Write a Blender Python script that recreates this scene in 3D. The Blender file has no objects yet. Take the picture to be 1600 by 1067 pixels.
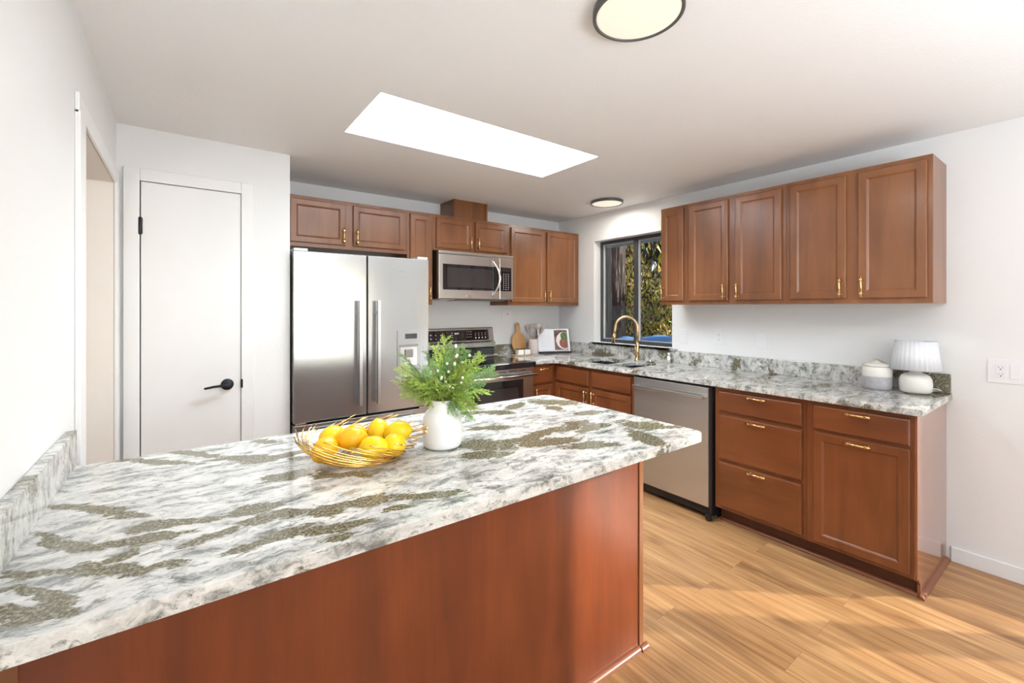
import bpy, bmesh, math, random
from mathutils import Vector, Matrix, Euler, noise
random.seed(7)
PI = math.pi
R = math.radians
scn = bpy.context.scene
col = scn.collection

# ------------------------------------------------------------------ camera
CAM = Vector((-3.3341, -3.6164, 1.3614))
cam = bpy.data.cameras.new('camera'); camo = bpy.data.objects.new('camera', cam); col.objects.link(camo)
cam.sensor_width = 36.0; cam.lens = 691.02*36/1600
cam.shift_x = (800-797.27)/1600; cam.shift_y = (481.37-533.5)/1600
cam.clip_start = 0.02
camo.location = CAM; camo.rotation_euler = (R(90), 0, -R(36.393))
scn.camera = camo

# ------------------------------------------------------------------ world, sun, daylight, exposure
w = bpy.data.worlds.new('world'); scn.world = w; w.use_nodes = True
nt = w.node_tree; nt.nodes.clear()
sky = nt.nodes.new('ShaderNodeTexSky'); sky.sky_type = 'NISHITA'; sky.sun_disc = False
sky.sun_elevation = R(24); sky.sun_rotation = R(130)
bg = nt.nodes.new('ShaderNodeBackground'); bg.inputs[1].default_value = 0.2
ow = nt.nodes.new('ShaderNodeOutputWorld')
nt.links.new(sky.outputs[0], bg.inputs[0]); nt.links.new(bg.outputs[0], ow.inputs[0])

def lamp(name, kind, loc, energy, color=(1, 1, 1), size=(1, 1), direction=(0, 0, -1), spread=None):
    l = bpy.data.lights.new(name, kind); l.energy = energy; l.color = color
    if kind == 'AREA':
        l.shape = 'RECTANGLE'; l.size, l.size_y = size
        if spread: l.spread = R(spread)
    o = bpy.data.objects.new(name, l); col.objects.link(o); o.location = loc
    o.rotation_euler = Vector(direction).to_track_quat('-Z', 'Y').to_euler()
    return o
SUN_DIR = Vector((-0.73, 0.68, -0.40))
sun = lamp('sun_light', 'SUN', (6, -8, 6), 8.0, (1.0, 0.93, 0.82), direction=SUN_DIR); sun.data.angle = R(0.9)
# daylight through the room's openings, added fill lights, ceiling lamps
lamp('rear_window_daylight', 'AREA', (-1.8, -6.75, 1.25), 24, (0.88, 0.95, 1.0), (3.1, 1.9), (0, 1, 0.6))
lamp('ceiling_fill', 'AREA', (-2.2, -5.2, 1.40), 55, (0.87, 0.94, 1.0), (1.6, 1.6), (0, 0.25, 1))  # unseen upward fill, added to brighten the ceiling
lamp('side_door_daylight', 'AREA', (0.30, -4.17, 1.15), 14, (0.86, 0.94, 1.0), (1.1, 1.8), (-1, 0, 0.6))
lamp('skylight_daylight', 'AREA', (-1.945, -1.45, 2.85), 34, (0.88, 0.95, 1.0), (1.3, 0.48), (0, 0, -1))
lamp('hall_fill', 'AREA', (-4.9, -3.2, 1.3), 16, (1.0, 0.97, 0.92), (1.5, 1.5), (1, 0.35, 0.1))  # added fill that brightens the hall opening, no source modelled
lamp('ceiling_lamp_glow', 'AREA', (-2.185, -2.735, 2.27), 5, (1.0, 0.95, 0.86), (0.26, 0.26), (0, 0, -1))
lamp('sink_lamp_glow', 'AREA', (-0.325, -0.975, 2.27), 4, (1.0, 0.95, 0.86), (0.26, 0.26), (0, 0, -1))
vs = scn.view_settings
vs.view_transform = 'Standard'; vs.look = 'None'; vs.gamma = 1; vs.use_curve_mapping = False
vs.exposure = 0.76

# ------------------------------------------------------------------ helpers
def tag(o, label=None, cat=None, group=None, kind=None):
    if label: o['label'] = label
    if cat: o['category'] = cat
    if group: o['group'] = group
    if kind: o['kind'] = kind
    return o

def empty(name, loc, rz=0.0, label=None, cat=None, group=None, kind=None):
    o = bpy.data.objects.new(name, None); col.objects.link(o)
    o.location = loc; o.rotation_euler = (0, 0, rz); o.empty_display_size = 0.05
    return tag(o, label, cat, group, kind)

class MB:
    def __init__(s): s.bm = bmesh.new()
    def box(s, x0, x1, y0, y1, z0, z1):
        if x0 > x1: x0, x1 = x1, x0
        if y0 > y1: y0, y1 = y1, y0
        if z0 > z1: z0, z1 = z1, z0
        v = [s.bm.verts.new(p) for p in ((x0,y0,z0),(x1,y0,z0),(x1,y1,z0),(x0,y1,z0),(x0,y0,z1),(x1,y0,z1),(x1,y1,z1),(x0,y1,z1))]
        for f in ((0,3,2,1),(4,5,6,7),(0,1,5,4),(1,2,6,5),(2,3,7,6),(3,0,4,7)):
            s.bm.faces.new([v[i] for i in f])
        return s
    def tube(s, pts, r, n=10, closed=False, flat=None):
        pts = [Vector(p) for p in pts]; m = len(pts)
        rr = r if isinstance(r, (list, tuple)) else [r]*m
        rings = []; up = None
        for i, p in enumerate(pts):
            if closed: t = pts[(i+1) % m]-pts[i-1]
            else: t = pts[min(i+1, m-1)]-pts[max(i-1, 0)]
            if t.length < 1e-9: t = Vector((0, 0, 1))
            t.normalize()
            if up is None:
                up = Vector((0, 0, 1)) if abs(t.z) < 0.9 else Vector((1, 0, 0))
            a = t.cross(up)
            if a.length < 1e-6: a = t.cross(Vector((0.3, 1, 0.2)))
            a.normalize(); b = a.cross(t).normalized(); up = b
            fl = flat if flat else 1.0
            rings.append([s.bm.verts.new(p+a*(rr[i]*math.cos(2*PI*k/n))+b*(rr[i]*fl*math.sin(2*PI*k/n))) for k in range(n)])
        L = m if closed else m-1
        for i in range(L):
            A, B = rings[i], rings[(i+1) % m]
            for k in range(n):
                f = s.bm.faces.new((A[k], A[(k+1) % n], B[(k+1) % n], B[k])); f.smooth = True
        if not closed:
            s.bm.faces.new(rings[0][::-1]); s.bm.faces.new(rings[-1])
        return s
    def lathe(s, prof, c=(0, 0, 0), n=48, axis='z', flute=0.0, nf=0, smooth=True):
        rings = []
        for (r, h) in prof:
            ring = []
            for k in range(n):
                a = 2*PI*k/n; q = r*(1+flute*math.cos(nf*a)) if nf else r
                x, y = q*math.cos(a), q*math.sin(a)
                if axis == 'z': p = (c[0]+x, c[1]+y, c[2]+h)
                elif axis == 'y': p = (c[0]+x, c[1]+h, c[2]+y)
                else: p = (c[0]+h, c[1]+x, c[2]+y)
                ring.append(s.bm.verts.new(p))
            rings.append(ring)
        for A, B in zip(rings, rings[1:]):
            for k in range(n):
                f = s.bm.faces.new((A[k], A[(k+1) % n], B[(k+1) % n], B[k])); f.smooth = smooth
        s.bm.faces.new(rings[0][::-1]); s.bm.faces.new(rings[-1])
        return s
    def prism(s, pts, axis, a, b):
        """pts 2-D outline; axis the extrusion axis"""
        def P(u, v, t):
            return {'x': (t, u, v), 'y': (u, t, v), 'z': (u, v, t)}[axis]
        A = [s.bm.verts.new(P(u, v, a)) for u, v in pts]; B = [s.bm.verts.new(P(u, v, b)) for u, v in pts]
        s.bm.faces.new(A); s.bm.faces.new(B[::-1])
        n = len(pts)
        for i in range(n): s.bm.faces.new((A[i], B[i], B[(i+1) % n], A[(i+1) % n]))
        return s
    def slab(s, outer, holes, z0, z1):
        """flat slab with holes, outline corners in xy"""
        bm = s.bm; edges = []; loops = []
        for lp in [outer]+holes:
            vs_ = [bm.verts.new((x, y, z1)) for x, y in lp]; loops.append(vs_)
            for i in range(len(vs_)): edges.append(bm.edges.new((vs_[i], vs_[(i+1) % len(vs_)])))
        r = bmesh.ops.triangle_fill(bm, use_beauty=True, use_dissolve=False, edges=edges, normal=(0, 0, 1))
        top = [g for g in r['geom'] if isinstance(g, bmesh.types.BMFace)]
        for f in top:
            f.normal_update()
            if f.normal.z < 0: f.normal_flip()
        low = {}
        for lp in loops:
            for v in lp: low[v] = bm.verts.new((v.co.x, v.co.y, z0))
        for f in top: bm.faces.new([low[v] for v in f.verts][::-1])
        for lp in loops:
            for i in range(len(lp)):
                a, b = lp[i], lp[(i+1) % len(lp)]
                bm.faces.new((a, b, low[b], low[a]))
        return s
    def rings(s, x0, x1, z0, z1, prof, back):
        """front facing -Y; prof = [(inset, y)], last ring filled; back = y of the back"""
        def ring(i, y):
            return [s.bm.verts.new(p) for p in ((x0+i, y, z0+i), (x1-i, y, z0+i), (x1-i, y, z1-i), (x0+i, y, z1-i))]
        rs = [ring(0, back)]+[ring(i, y) for i, y in prof]
        s.bm.faces.new(rs[0][::-1])
        for A, B in zip(rs, rs[1:]):
            for k in range(4): s.bm.faces.new((A[k], A[(k+1) % 4], B[(k+1) % 4], B[k]))
        s.bm.faces.new(rs[-1]); return s
    def ell(s, c, rx, ry, rz, rot=None, seg=20, tip=0.0):
        M = Matrix.Translation(c) @ (rot.to_matrix().to_4x4() if rot else Matrix.Identity(4))
        r = bmesh.ops.create_uvsphere(s.bm, u_segments=seg, v_segments=seg*2//3, radius=1)
        for v in r['verts']:
            p = v.co.copy()
            if tip:
                e = abs(p.z); 
                if e > 0.93: p.z *= 1+tip*(e-0.93)/0.07
            v.co = M @ Vector((p.x*rx, p.y*ry, p.z*rz))
            for f in v.link_faces: f.smooth = True
        return s
    def build(s, name, mat, parent=None, bevel=0.0, recalc=True, seg=2, loc=None):
        if recalc: bmesh.ops.recalc_face_normals(s.bm, faces=s.bm.faces[:])
        me = bpy.data.meshes.new(name); s.bm.to_mesh(me); s.bm.free()
        for m in (mat if isinstance(mat, (list, tuple)) else [mat]): me.materials.append(m)
        o = bpy.data.objects.new(name, me); col.objects.link(o)
        if parent: o.parent = parent
        if loc: o.location = loc
        if bevel:
            b = o.modifiers.new('bevel', 'BEVEL'); b.width = bevel; b.segments = seg
            b.limit_method = 'ANGLE'; b.angle_limit = R(40)
        return o

def box(name, mat, parent, x0, x1, y0, y1, z0, z1, bevel=0.0):
    return MB().box(x0, x1, y0, y1, z0, z1).build(name, mat, parent, bevel)

def pymesh(name, verts, faces, mat, parent=None, mats=None, idx=None, smooth=False):
    me = bpy.data.meshes.new(name); me.from_pydata(verts, [], faces)
    for m in (mat if isinstance(mat, (list, tuple)) else [mat]): me.materials.append(m)
    if idx: me.polygons.foreach_set('material_index', idx)
    if smooth: me.polygons.foreach_set('use_smooth', [True]*len(faces))
    me.update()
    o = bpy.data.objects.new(name, me); col.objects.link(o)
    if parent: o.parent = parent
    return o

def copy_tree(o, parent=None):
    c = o.copy(); col.objects.link(c); c.parent = parent
    for ch in list(o.children): copy_tree(ch, c)
    return c

def text(name, s_, size, mat, parent, loc, rot, depth=0.0004, space=1.0):
    cu = bpy.data.curves.new(name, 'FONT'); cu.body = s_; cu.size = size; cu.extrude = depth
    cu.align_x = 'CENTER'; cu.align_y = 'CENTER'; cu.space_character = space
    t = bpy.data.objects.new('tmp', cu); col.objects.link(t)
    dg = bpy.context.evaluated_depsgraph_get()
    me = bpy.data.meshes.new_from_object(t.evaluated_get(dg)); bpy.data.objects.remove(t)
    me.materials.clear(); me.materials.append(mat)
    o = bpy.data.objects.new(name, me); col.objects.link(o); o.parent = parent
    o.location = loc; o.rotation_euler = rot
    return o

# ------------------------------------------------------------------ materials
class NT:
    def __init__(s, name):
        s.m = bpy.data.materials.new(name); s.m.use_nodes = True; s.t = s.m.node_tree
        s.b = s.t.nodes['Principled BSDF']
    def n(s, kind, **kw):
        nd = s.t.nodes.new('ShaderNode'+kind)
        for k, v in kw.items():
            if k.startswith('i_'):
                key = k[2:].replace('_', ' ')
                nd.inputs[key].default_value = v
            else: setattr(nd, k, v)
        return nd
    def l(s, a, b): s.t.links.new(a, b)
    def pos(s): return s.n('NewGeometry').outputs['Position']
    def obj(s): return s.n('TexCoord').outputs['Object']
    def mapv(s, src, loc=(0,0,0), rot=(0,0,0), scale=(1,1,1), kind='POINT'):
        m = s.n('Mapping', vector_type=kind); s.l(src, m.inputs[0])
        m.inputs['Location'].default_value = loc; m.inputs['Rotation'].default_value = rot; m.inputs['Scale'].default_value = scale
        return m.outputs[0]
    def noise(s, src, scale, detail=4, rough=0.5, dist=0.0):
        q = s.n('TexNoise'); s.l(src, q.inputs['Vector'])
        q.inputs['Scale'].default_value = scale; q.inputs['Detail'].default_value = detail
        q.inputs['Roughness'].default_value = rough; q.inputs['Distortion'].default_value = dist
        return q
    def ramp(s, fac, stops, interp='LINEAR'):
        r = s.n('ValToRGB'); s.l(fac, r.inputs[0]); cr = r.color_ramp; cr.interpolation = interp
        while len(cr.elements) > 1: cr.elements.remove(cr.elements[-1])
        cr.elements[0].position = stops[0][0]; cr.elements[0].color = c4(stops[0][1])
        for p, c in stops[1:]:
            e = cr.elements.new(p); e.color = c4(c)
        return r.outputs[0]
    def mix(s, fac, a, b, mode='MIX'):
        m = s.n('MixRGB', blend_type=mode)
        for v, i in ((fac, 0), (a, 1), (b, 2)):
            if hasattr(v, 'is_output'): s.l(v, m.inputs[i])
            elif i == 0: m.inputs[0].default_value = v
            else: m.inputs[i].default_value = c4(v)
        return m.outputs[0]
    def math(s, op, a, b=None, clamp=False):
        m = s.n('Math', operation=op); m.use_clamp = clamp
        for v, i in ((a, 0), (b, 1)):
            if v is None: continue
            if hasattr(v, 'is_output'): s.l(v, m.inputs[i])
            else: m.inputs[i].default_value = v
        return m.outputs[0]
    def bump(s, h, strength=0.2, dist=0.002):
        b = s.n('Bump'); b.inputs['Strength'].default_value = strength; b.inputs['Distance'].default_value = dist
        s.l(h, b.inputs['Height']); s.l(b.outputs[0], s.b.inputs['Normal']); return s
    def set(s, **kw):
        for k, v in kw.items():
            key = {'color': 'Base Color', 'rough': 'Roughness', 'metal': 'Metallic', 'coat': 'Coat Weight', 'coat_rough': 'Coat Roughness',
                   'trans': 'Transmission Weight', 'spec': 'Specular IOR Level', 'emit': 'Emission Color', 'estr': 'Emission Strength',
                   'aniso': 'Anisotropic', 'sss': 'Subsurface Weight', 'alpha': 'Alpha'}[k]
            if hasattr(v, 'is_output'): s.l(v, s.b.inputs[key])
            else: s.b.inputs[key].default_value = c4(v) if isinstance(v, (tuple, list)) else v
        return s
def c4(c):
    if isinstance(c, (int, float)): return (c, c, c, 1)
    return tuple(c) if len(c) == 4 else tuple(c)+(1,)
def srgb(r, g, b):
    f = lambda x: (x/255/12.92) if x/255 <= 0.04045 else ((x/255+0.055)/1.055)**2.4
    return (f(r), f(g), f(b))

def plain(name, color, rough=0.5, var=0.06, vscale=8, **kw):
    k = NT(name); o = k.obj(); nz = k.noise(o, vscale, 3)
    a = tuple(x*(1-var) for x in color[:3]); b = tuple(min(1, x*(1+var)) for x in color[:3])
    k.set(color=k.ramp(nz.outputs[0], [(0.3, a), (0.7, b)]), rough=rough, **kw)
    return k.m

def mat_paint(name, color, bump=0.25, scale=90):
    k = NT(name); p = k.pos(); nz = k.noise(p, scale, 3, 0.6)
    big = k.noise(p, 1.2, 2)
    k.set(color=k.ramp(big.outputs[0], [(0.3, tuple(x*0.985 for x in color)), (0.7, color)]), rough=0.62, spec=0.3)
    k.bump(nz.outputs[0], bump, 0.003); return k.m

def mat_wood(name, c_dark, c_mid, c_light, rough=0.33, vertical=True, coat=0.25):
    k = NT(name); o = k.pos()
    sc = (7, 7, 0.9) if vertical else (0.9, 0.9, 7)
    m = k.mapv(o, scale=sc)
    g1 = k.noise(m, 1.3, 5, 0.55, 0.6)
    g2 = k.noise(k.mapv(o, scale=(60, 60, 3) if vertical else (3, 3, 60)), 2.0, 3, 0.6)
    cl = k.noise(o, 2.3, 2, 0.5)
    base = k.ramp(g1.outputs[0], [(0.28, c_dark), (0.5, c_mid), (0.75, c_light)])
    base = k.mix(0.35, base, k.ramp(cl.outputs[0], [(0.35, c_dark), (0.65, c_light)]))
    base = k.mix(k.ramp(g2.outputs[0], [(0.45, 0.0), (0.75, 0.22)]), base, c_dark)
    k.set(color=base, rough=rough, coat=coat, coat_rough=0.18)
    k.bump(g2.outputs[0], 0.05, 0.001); return k.m

def mat_steel(name, color=(0.60, 0.585, 0.565), rough=0.27, stretch=(1, 1, 260), metal=1.0):
    k = NT(name); o = k.pos()
    nz = k.noise(k.mapv(o, scale=stretch), 3.0, 2, 0.6)
    k.set(color=k.ramp(nz.outputs[0], [(0.3, tuple(x*0.965 for x in color)), (0.7, color)]), metal=metal,
          rough=rough)
    return k.m

BLOBS = [(-3.494, -2.248, -0.82, 0.118, 0.016), (-3.55, -2.369, -1.0, 0.051, 0.01), (-3.477, -2.441, -0.58, 0.055, 0.016), (-3.377, -2.482, -0.21, 0.055, 0.02), (-3.373, -2.412, -0.16, 0.046, 0.019), (-3.281, -2.446, -0.37, 0.043, 0.01), (-3.195, -2.451, -0.13, 0.046, 0.023), (-3.28, -2.537, 0.34, 0.044, 0.012), (-3.199, -2.519, -0.05, 0.04, 0.022), (-3.212, -2.623, -0.11, 0.036, 0.012), (-3.537, -2.513, -0.71, 0.045, 0.009), (-3.483, -2.546, -0.52, 0.024, 0.015), (-3.438, -2.58, -0.08, 0.019, 0.012), (-3.405, -2.591, -0.69, 0.036, 0.018), (-3.353, -2.61, -0.35, 0.027, 0.01), (-3.551, -2.63, -0.83, 0.041, 0.008), (-3.53, -2.592, -0.87, 0.056, 0.008), (-3.505, -2.655, -0.1, 0.031, 0.021), (-3.407, -1.92, -0.75, 0.137, 0.014), (-3.308, -1.901, -0.86, 0.101, 0.013), (-3.171, -2.052, -0.54, 0.091, 0.02), (-3.137, -2.268, -0.92, 0.025, 0.015), (-3.431, -2.528, 0.37, 0.022, 0.012), (-3.102, -2.277, -0.26, 0.054, 0.025), (-2.995, -2.357, -0.75, 0.079, 0.018), (-3.101, -2.083, 0.03, 0.059, 0.025), (-3.173, -2.454, -0.03, 0.029, 0.017), (-3.163, -2.526, -0.27, 0.046, 0.02), (-3.07, -2.547, -0.18, 0.05, 0.019), (-2.97, -2.562, -0.33, 0.058, 0.023), (-2.851, -2.614, -0.42, 0.074, 0.018), (-3.179, -2.62, -0.1, 0.042, 0.014), (-3.075, -2.639, -0.35, 0.067, 0.019), (-2.933, -2.651, -0.49, 0.024, 0.011), (-3.07, -2.695, 0.0, 0.023, 0.012), (-3.106, -1.876, -0.94, 0.045, 0.02), (-3.046, -2.146, -0.44, 0.018, 0.015), (-2.569, -2.454, -0.35, 0.078, 0.032), (-2.503, -2.375, -0.64, 0.11, 0.048), (-2.309, -2.382, 0.25, 0.163, 0.025), (-2.315, -2.47, -0.28, 0.104, 0.032), (-2.103, -2.365, 0.17, 0.104, 0.025), (-1.906, -2.249, -0.35, 0.053, 0.037), (-2.244, -2.577, -0.44, 0.086, 0.027), (-2.377, -2.202, -0.49, 0.075, 0.029), (-2.311, -1.952, -0.34, 0.049, 0.025), (-2.215, -2.013, -0.49, 0.052, 0.035), (-2.075, -1.949, 0.42, 0.077, 0.022), (-1.872, -2.005, -0.91, 0.1, 0.064), (-1.968, -2.091, -1.3, 0.026, 0.021), (-2.064, -2.417, 0.25, 0.073, 0.024), (-2.01, -2.644, -1.88, 0.099, 0.04), (-1.885, -2.508, -1.27, 0.079, 0.057), (-1.812, -2.611, -0.49, 0.039, 0.017), (-2.304, -1.734, -1.25, 0.178, 0.031)]
def mat_granite(name, blobs=None, streak=0.35):
    k = NT(name); p = k.pos()
    wn = k.noise(p, 7.0, 5, 0.6)
    wv = k.n('VectorMath', operation='SUBTRACT'); k.l(wn.outputs['Color'], wv.inputs[0]); wv.inputs[1].default_value = (0.5, 0.5, 0.5)
    ws = k.n('VectorMath', operation='SCALE'); k.l(wv.outputs[0], ws.inputs[0]); ws.inputs['Scale'].default_value = 0.11
    wa = k.n('VectorMath', operation='ADD'); k.l(p, wa.inputs[0]); k.l(ws.outputs[0], wa.inputs[1]); pw = wa.outputs[0]
    fine = k.noise(k.mapv(p, rot=(0, 0, 0.9), scale=(26, 75, 50)), 1.0, 6, 0.75)
    if blobs:
        acc = None
        for (x, y, a, L, h) in blobs:
            m = k.mapv(pw, loc=(x, y, 0.88), rot=(0, 0, a), scale=(L*1.45+0.02, h*1.5+0.006, 8.0), kind='TEXTURE')
            g = k.n('TexGradient', gradient_type='SPHERICAL'); k.l(m, g.inputs[0])
            acc = g.outputs['Fac'] if acc is None else k.math('MAXIMUM', acc, g.outputs['Fac'])
        d = k.math('ADD', acc, k.math('MULTIPLY', k.math('SUBTRACT', fine.outputs[0], 0.5), 1.5))
        mid = k.noise(k.mapv(p, rot=(0, 0, 0.6), scale=(11, 24, 20)), 1.0, 5, 0.7)
        d = k.math('ADD', d, k.math('MULTIPLY', k.math('SUBTRACT', mid.outputs[0], 0.5), 1.1))
        mask = k.ramp(d, [(0.20, 0.0), (0.33, 1.0)])
    else:
        v = k.noise(k.mapv(pw, rot=(0.4, 0.5, streak), scale=(2.2, 5.2, 5.0)), 1.0, 3, 0.55)
        d = k.math('ADD', v.outputs[0], k.math('MULTIPLY', k.math('SUBTRACT', fine.outputs[0], 0.5), 0.35))
        mask = k.ramp(d, [(0.53, 0.0), (0.59, 1.0)])
    st = k.noise(k.mapv(pw, rot=(0, 0, 0.45), scale=(9, 26, 20)), 1.0, 8, 0.72)
    st2 = k.noise(k.mapv(pw, rot=(0, 0, 0.3), scale=(30, 70, 60)), 1.0, 4, 0.65)
    soft = k.noise(pw, 5.0, 4, 0.6)
    white = k.ramp(st.outputs[0], [(0.40, srgb(219, 218, 214)), (0.50, srgb(198, 197, 193)), (0.59, srgb(140, 141, 137)), (0.69, srgb(72, 75, 71))])
    white = k.mix(k.ramp(soft.outputs[0], [(0.45, 0.0), (0.75, 0.45)]), white, srgb(168, 170, 168))
    white = k.mix(k.ramp(st2.outputs[0], [(0.57, 0.0), (0.68, 0.8)]), white, srgb(96, 100, 96))
    sp = k.noise(p, 150, 3, 0.7); sp2 = k.noise(p, 60, 4, 0.7)
    ol = k.ramp(sp.outputs[0], [(0.36, srgb(68, 65, 50)), (0.5, srgb(108, 103, 84)), (0.64, srgb(166, 161, 140))])
    ol = k.mix(k.ramp(sp2.outputs[0], [(0.45, 0.0), (0.65, 0.5)]), ol, srgb(96, 90, 68))
    k.set(color=k.mix(mask, white, ol), rough=0.07, spec=0.55)
    return k.m

def mat_floor():
    k = NT('oak_plank_floor'); p = k.pos()
    sep = k.n('SeparateXYZ'); k.l(p, sep.inputs[0])
    cmb = k.n('CombineXYZ'); k.l(sep.outputs['Y'], cmb.inputs['X']); k.l(sep.outputs['X'], cmb.inputs['Y'])
    br = k.n('TexBrick'); k.l(cmb.outputs[0], br.inputs['Vector'])
    br.offset = 0.37; br.offset_frequency = 2
    for n_, v_ in (('Scale', 1.0), ('Mortar Size', 0.0007), ('Mortar Smooth', 0.2), ('Bias', 0.0), ('Brick Width', 1.22), ('Row Height', 0.152)):
        br.inputs[n_].default_value = v_
    br.inputs['Color1'].default_value = (0, 0, 0, 1); br.inputs['Color2'].default_value = (1, 1, 1, 1); br.inputs['Mortar'].default_value = (0.5, 0.5, 0.5, 1)
    off = k.n('VectorMath', operation='SCALE'); k.l(br.outputs['Color'], off.inputs[0]); off.inputs['Scale'].default_value = 7.3
    ad = k.n('VectorMath', operation='ADD'); k.l(p, ad.inputs[0]); k.l(off.outputs[0], ad.inputs[1]); q = ad.outputs[0]
    g = k.noise(k.mapv(q, scale=(16, 1.1, 1)), 1.0, 6, 0.6, 0.9)
    g2 = k.noise(k.mapv(q, scale=(95, 2.4, 1)), 1.0, 3, 0.6)
    kn = k.noise(k.mapv(q, scale=(7, 1.6, 1)), 1.0, 2, 0.5, 0.4)
    base = k.ramp(g.outputs[0], [(0.27, srgb(144, 104, 66)), (0.45, srgb(184, 141, 96)), (0.62, srgb(203, 161, 114)), (0.8, srgb(218, 180, 135))])
    base = k.mix(k.ramp(g2.outputs[0], [(0.46, 0.0), (0.68, 0.55)]), base, srgb(132, 88, 52))
    base = k.mix(k.ramp(kn.outputs[0], [(0.56, 0.0), (0.74, 0.7)]), base, srgb(116, 78, 48))
    tone = k.ramp(br.outputs['Color'], [(0.0, (0.83, 0.80, 0.77)), (1.0, (1.08, 1.07, 1.05))])
    base = k.mix(1.0, base, tone, 'MULTIPLY')
    base = k.mix(k.math('MULTIPLY', br.outputs['Fac'], 0.6), base, srgb(90, 58, 34))
    k.set(color=base, rough=0.36, spec=0.45)
    k.bump(g2.outputs[0], 0.05, 0.001); return k.m

def mat_glass(name, tint=(1, 1, 1), refl=1.0):
    m = bpy.data.materials.new(name); m.use_nodes = True; t = m.node_tree; t.nodes.clear()
    tr = t.nodes.new('ShaderNodeBsdfTransparent'); tr.inputs[0].default_value = c4(tint)
    gl = t.nodes.new('ShaderNodeBsdfGlossy'); gl.inputs['Roughness'].default_value = 0.02
    fr = t.nodes.new('ShaderNodeFresnel'); fr.inputs[0].default_value = 1.45
    mx = t.nodes.new('ShaderNodeMixShader'); o = t.nodes.new('ShaderNodeOutputMaterial')
    mm = t.nodes.new('ShaderNodeMath'); mm.operation = 'MULTIPLY'; mm.inputs[1].default_value = refl
    t.links.new(fr.outputs[0], mm.inputs[0]); t.links.new(mm.outputs[0], mx.inputs[0])
    t.links.new(tr.outputs[0], mx.inputs[1]); t.links.new(gl.outputs[0], mx.inputs[2]); t.links.new(mx.outputs[0], o.inputs[0])
    return m

M = {}
M['wall'] = mat_paint('white_wall_paint', (0.79, 0.795, 0.795), 0.22, 70)
M['ceil'] = mat_paint('white_ceiling_texture', (0.865, 0.87, 0.875), 0.5, 110)
M['trim'] = plain('white_trim_paint', (0.80, 0.805, 0.807), 0.35, 0.01)
M['door'] = plain('white_door_paint', (0.785, 0.79, 0.79), 0.38, 0.01)
M['cab'] = mat_wood('cherry_stained_maple', srgb(103, 61, 33), srgb(132, 83, 48), srgb(150, 97, 59))
M['cabh'] = mat_wood('cherry_maple_across_shaded', srgb(94, 50, 25), srgb(120, 66, 35), srgb(137, 79, 44), vertical=False)  # cabinet wood again, darker tone painted in for differing light
M['cabb'] = mat_wood('cherry_maple_base_shaded', srgb(96, 51, 26), srgb(122, 68, 37), srgb(138, 81, 46))  # same wood as the uppers, shade on the base units put into the colour
M['panel'] = mat_wood('cherry_stained_veneer', srgb(92, 42, 20), srgb(119, 56, 27), srgb(140, 70, 35), rough=0.36, coat=0.15)  # cabinet wood too, differing light carried by the redder tone
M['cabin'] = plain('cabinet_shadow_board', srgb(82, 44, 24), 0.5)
M['gloss'] = mat_wood('glossy_cherry_end_panel', srgb(120, 66, 38), srgb(140, 80, 48), srgb(156, 94, 58), rough=0.25, coat=1.0)
M['gloss'].node_tree.nodes['Principled BSDF'].inputs['Coat Roughness'].default_value = 0.05
M['shoe'] = mat_wood('stained_quarter_round', srgb(112, 60, 36), srgb(132, 76, 48), srgb(150, 92, 60), vertical=False)
M['steel'] = mat_steel('brushed_stainless_steel')
M['steelf'] = mat_steel('refrigerator_stainless_steel', (0.43, 0.43, 0.43), 0.17, metal=0.78)
M['steelv'] = mat_steel('vertical_brushed_steel', (0.54, 0.54, 0.54), stretch=(260, 260, 1), metal=0.85)
M['chrome'] = mat_steel('polished_steel', (0.75, 0.74, 0.73), 0.13)
M['darksteel'] = mat_steel('dark_appliance_side', (0.30, 0.29, 0.28), 0.4)
M['brass'] = plain('satin_brass', (0.83, 0.58, 0.27), 0.24, 0.04, metal=1.0)
M['faucet'] = plain('brushed_gold_faucet_metal', (0.66, 0.48, 0.26), 0.27, 0.04, metal=1.0)
M['gold'] = plain('polished_gold_wire', (0.80, 0.50, 0.14), 0.16, 0.03, metal=1.0)
M['black'] = plain('black_plastic', (0.012, 0.012, 0.014), 0.35, 0.1)
M['blackglass'] = plain('black_glass', (0.010, 0.011, 0.014), 0.05, 0.1, coat=0.6)
M['ovenglass'] = plain('oven_window_glass', (0.035, 0.033, 0.036), 0.08, 0.1, coat=0.6)
M['blackmetal'] = plain('matte_black_metal', (0.014, 0.016, 0.022), 0.32, 0.1, metal=0.4)
M['sink'] = plain('dark_composite_sink', (0.018, 0.021, 0.028), 0.35, 0.15)
M['winframe'] = plain('dark_bronze_aluminium', (0.05, 0.053, 0.06), 0.4, 0.08)
M['winbead'] = plain('pale_grey_window_bead', (0.45, 0.48, 0.52), 0.4, 0.04)
M['plate'] = plain('white_wall_plate_plastic', (0.80, 0.80, 0.82), 0.3, 0.01)
M['slot'] = plain('dark_socket_slot', (0.03, 0.03, 0.03), 0.5)
M['vase'] = plain('matte_white_ceramic', (0.86, 0.86, 0.86), 0.38, 0.01)
M['ivory'] = plain('ivory_glazed_ceramic', (0.80, 0.78, 0.73), 0.18, 0.02)
M['greyband'] = plain('grey_glazed_ceramic_band', (0.40, 0.39, 0.41), 0.3, 0.12, 40)
M['shade'] = plain('pleated_white_fabric', (0.76, 0.78, 0.82), 0.8, 0.03)
M['linen'] = plain('twine_rope', (0.62, 0.50, 0.36), 0.8, 0.1)
M['cord'] = plain('clear_lamp_cord', (0.72, 0.68, 0.62), 0.3, 0.05)
M['tan'] = mat_wood('acacia_board_wood', srgb(165, 118, 72), srgb(196, 150, 100), srgb(214, 172, 122), rough=0.5, coat=0.0)
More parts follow.
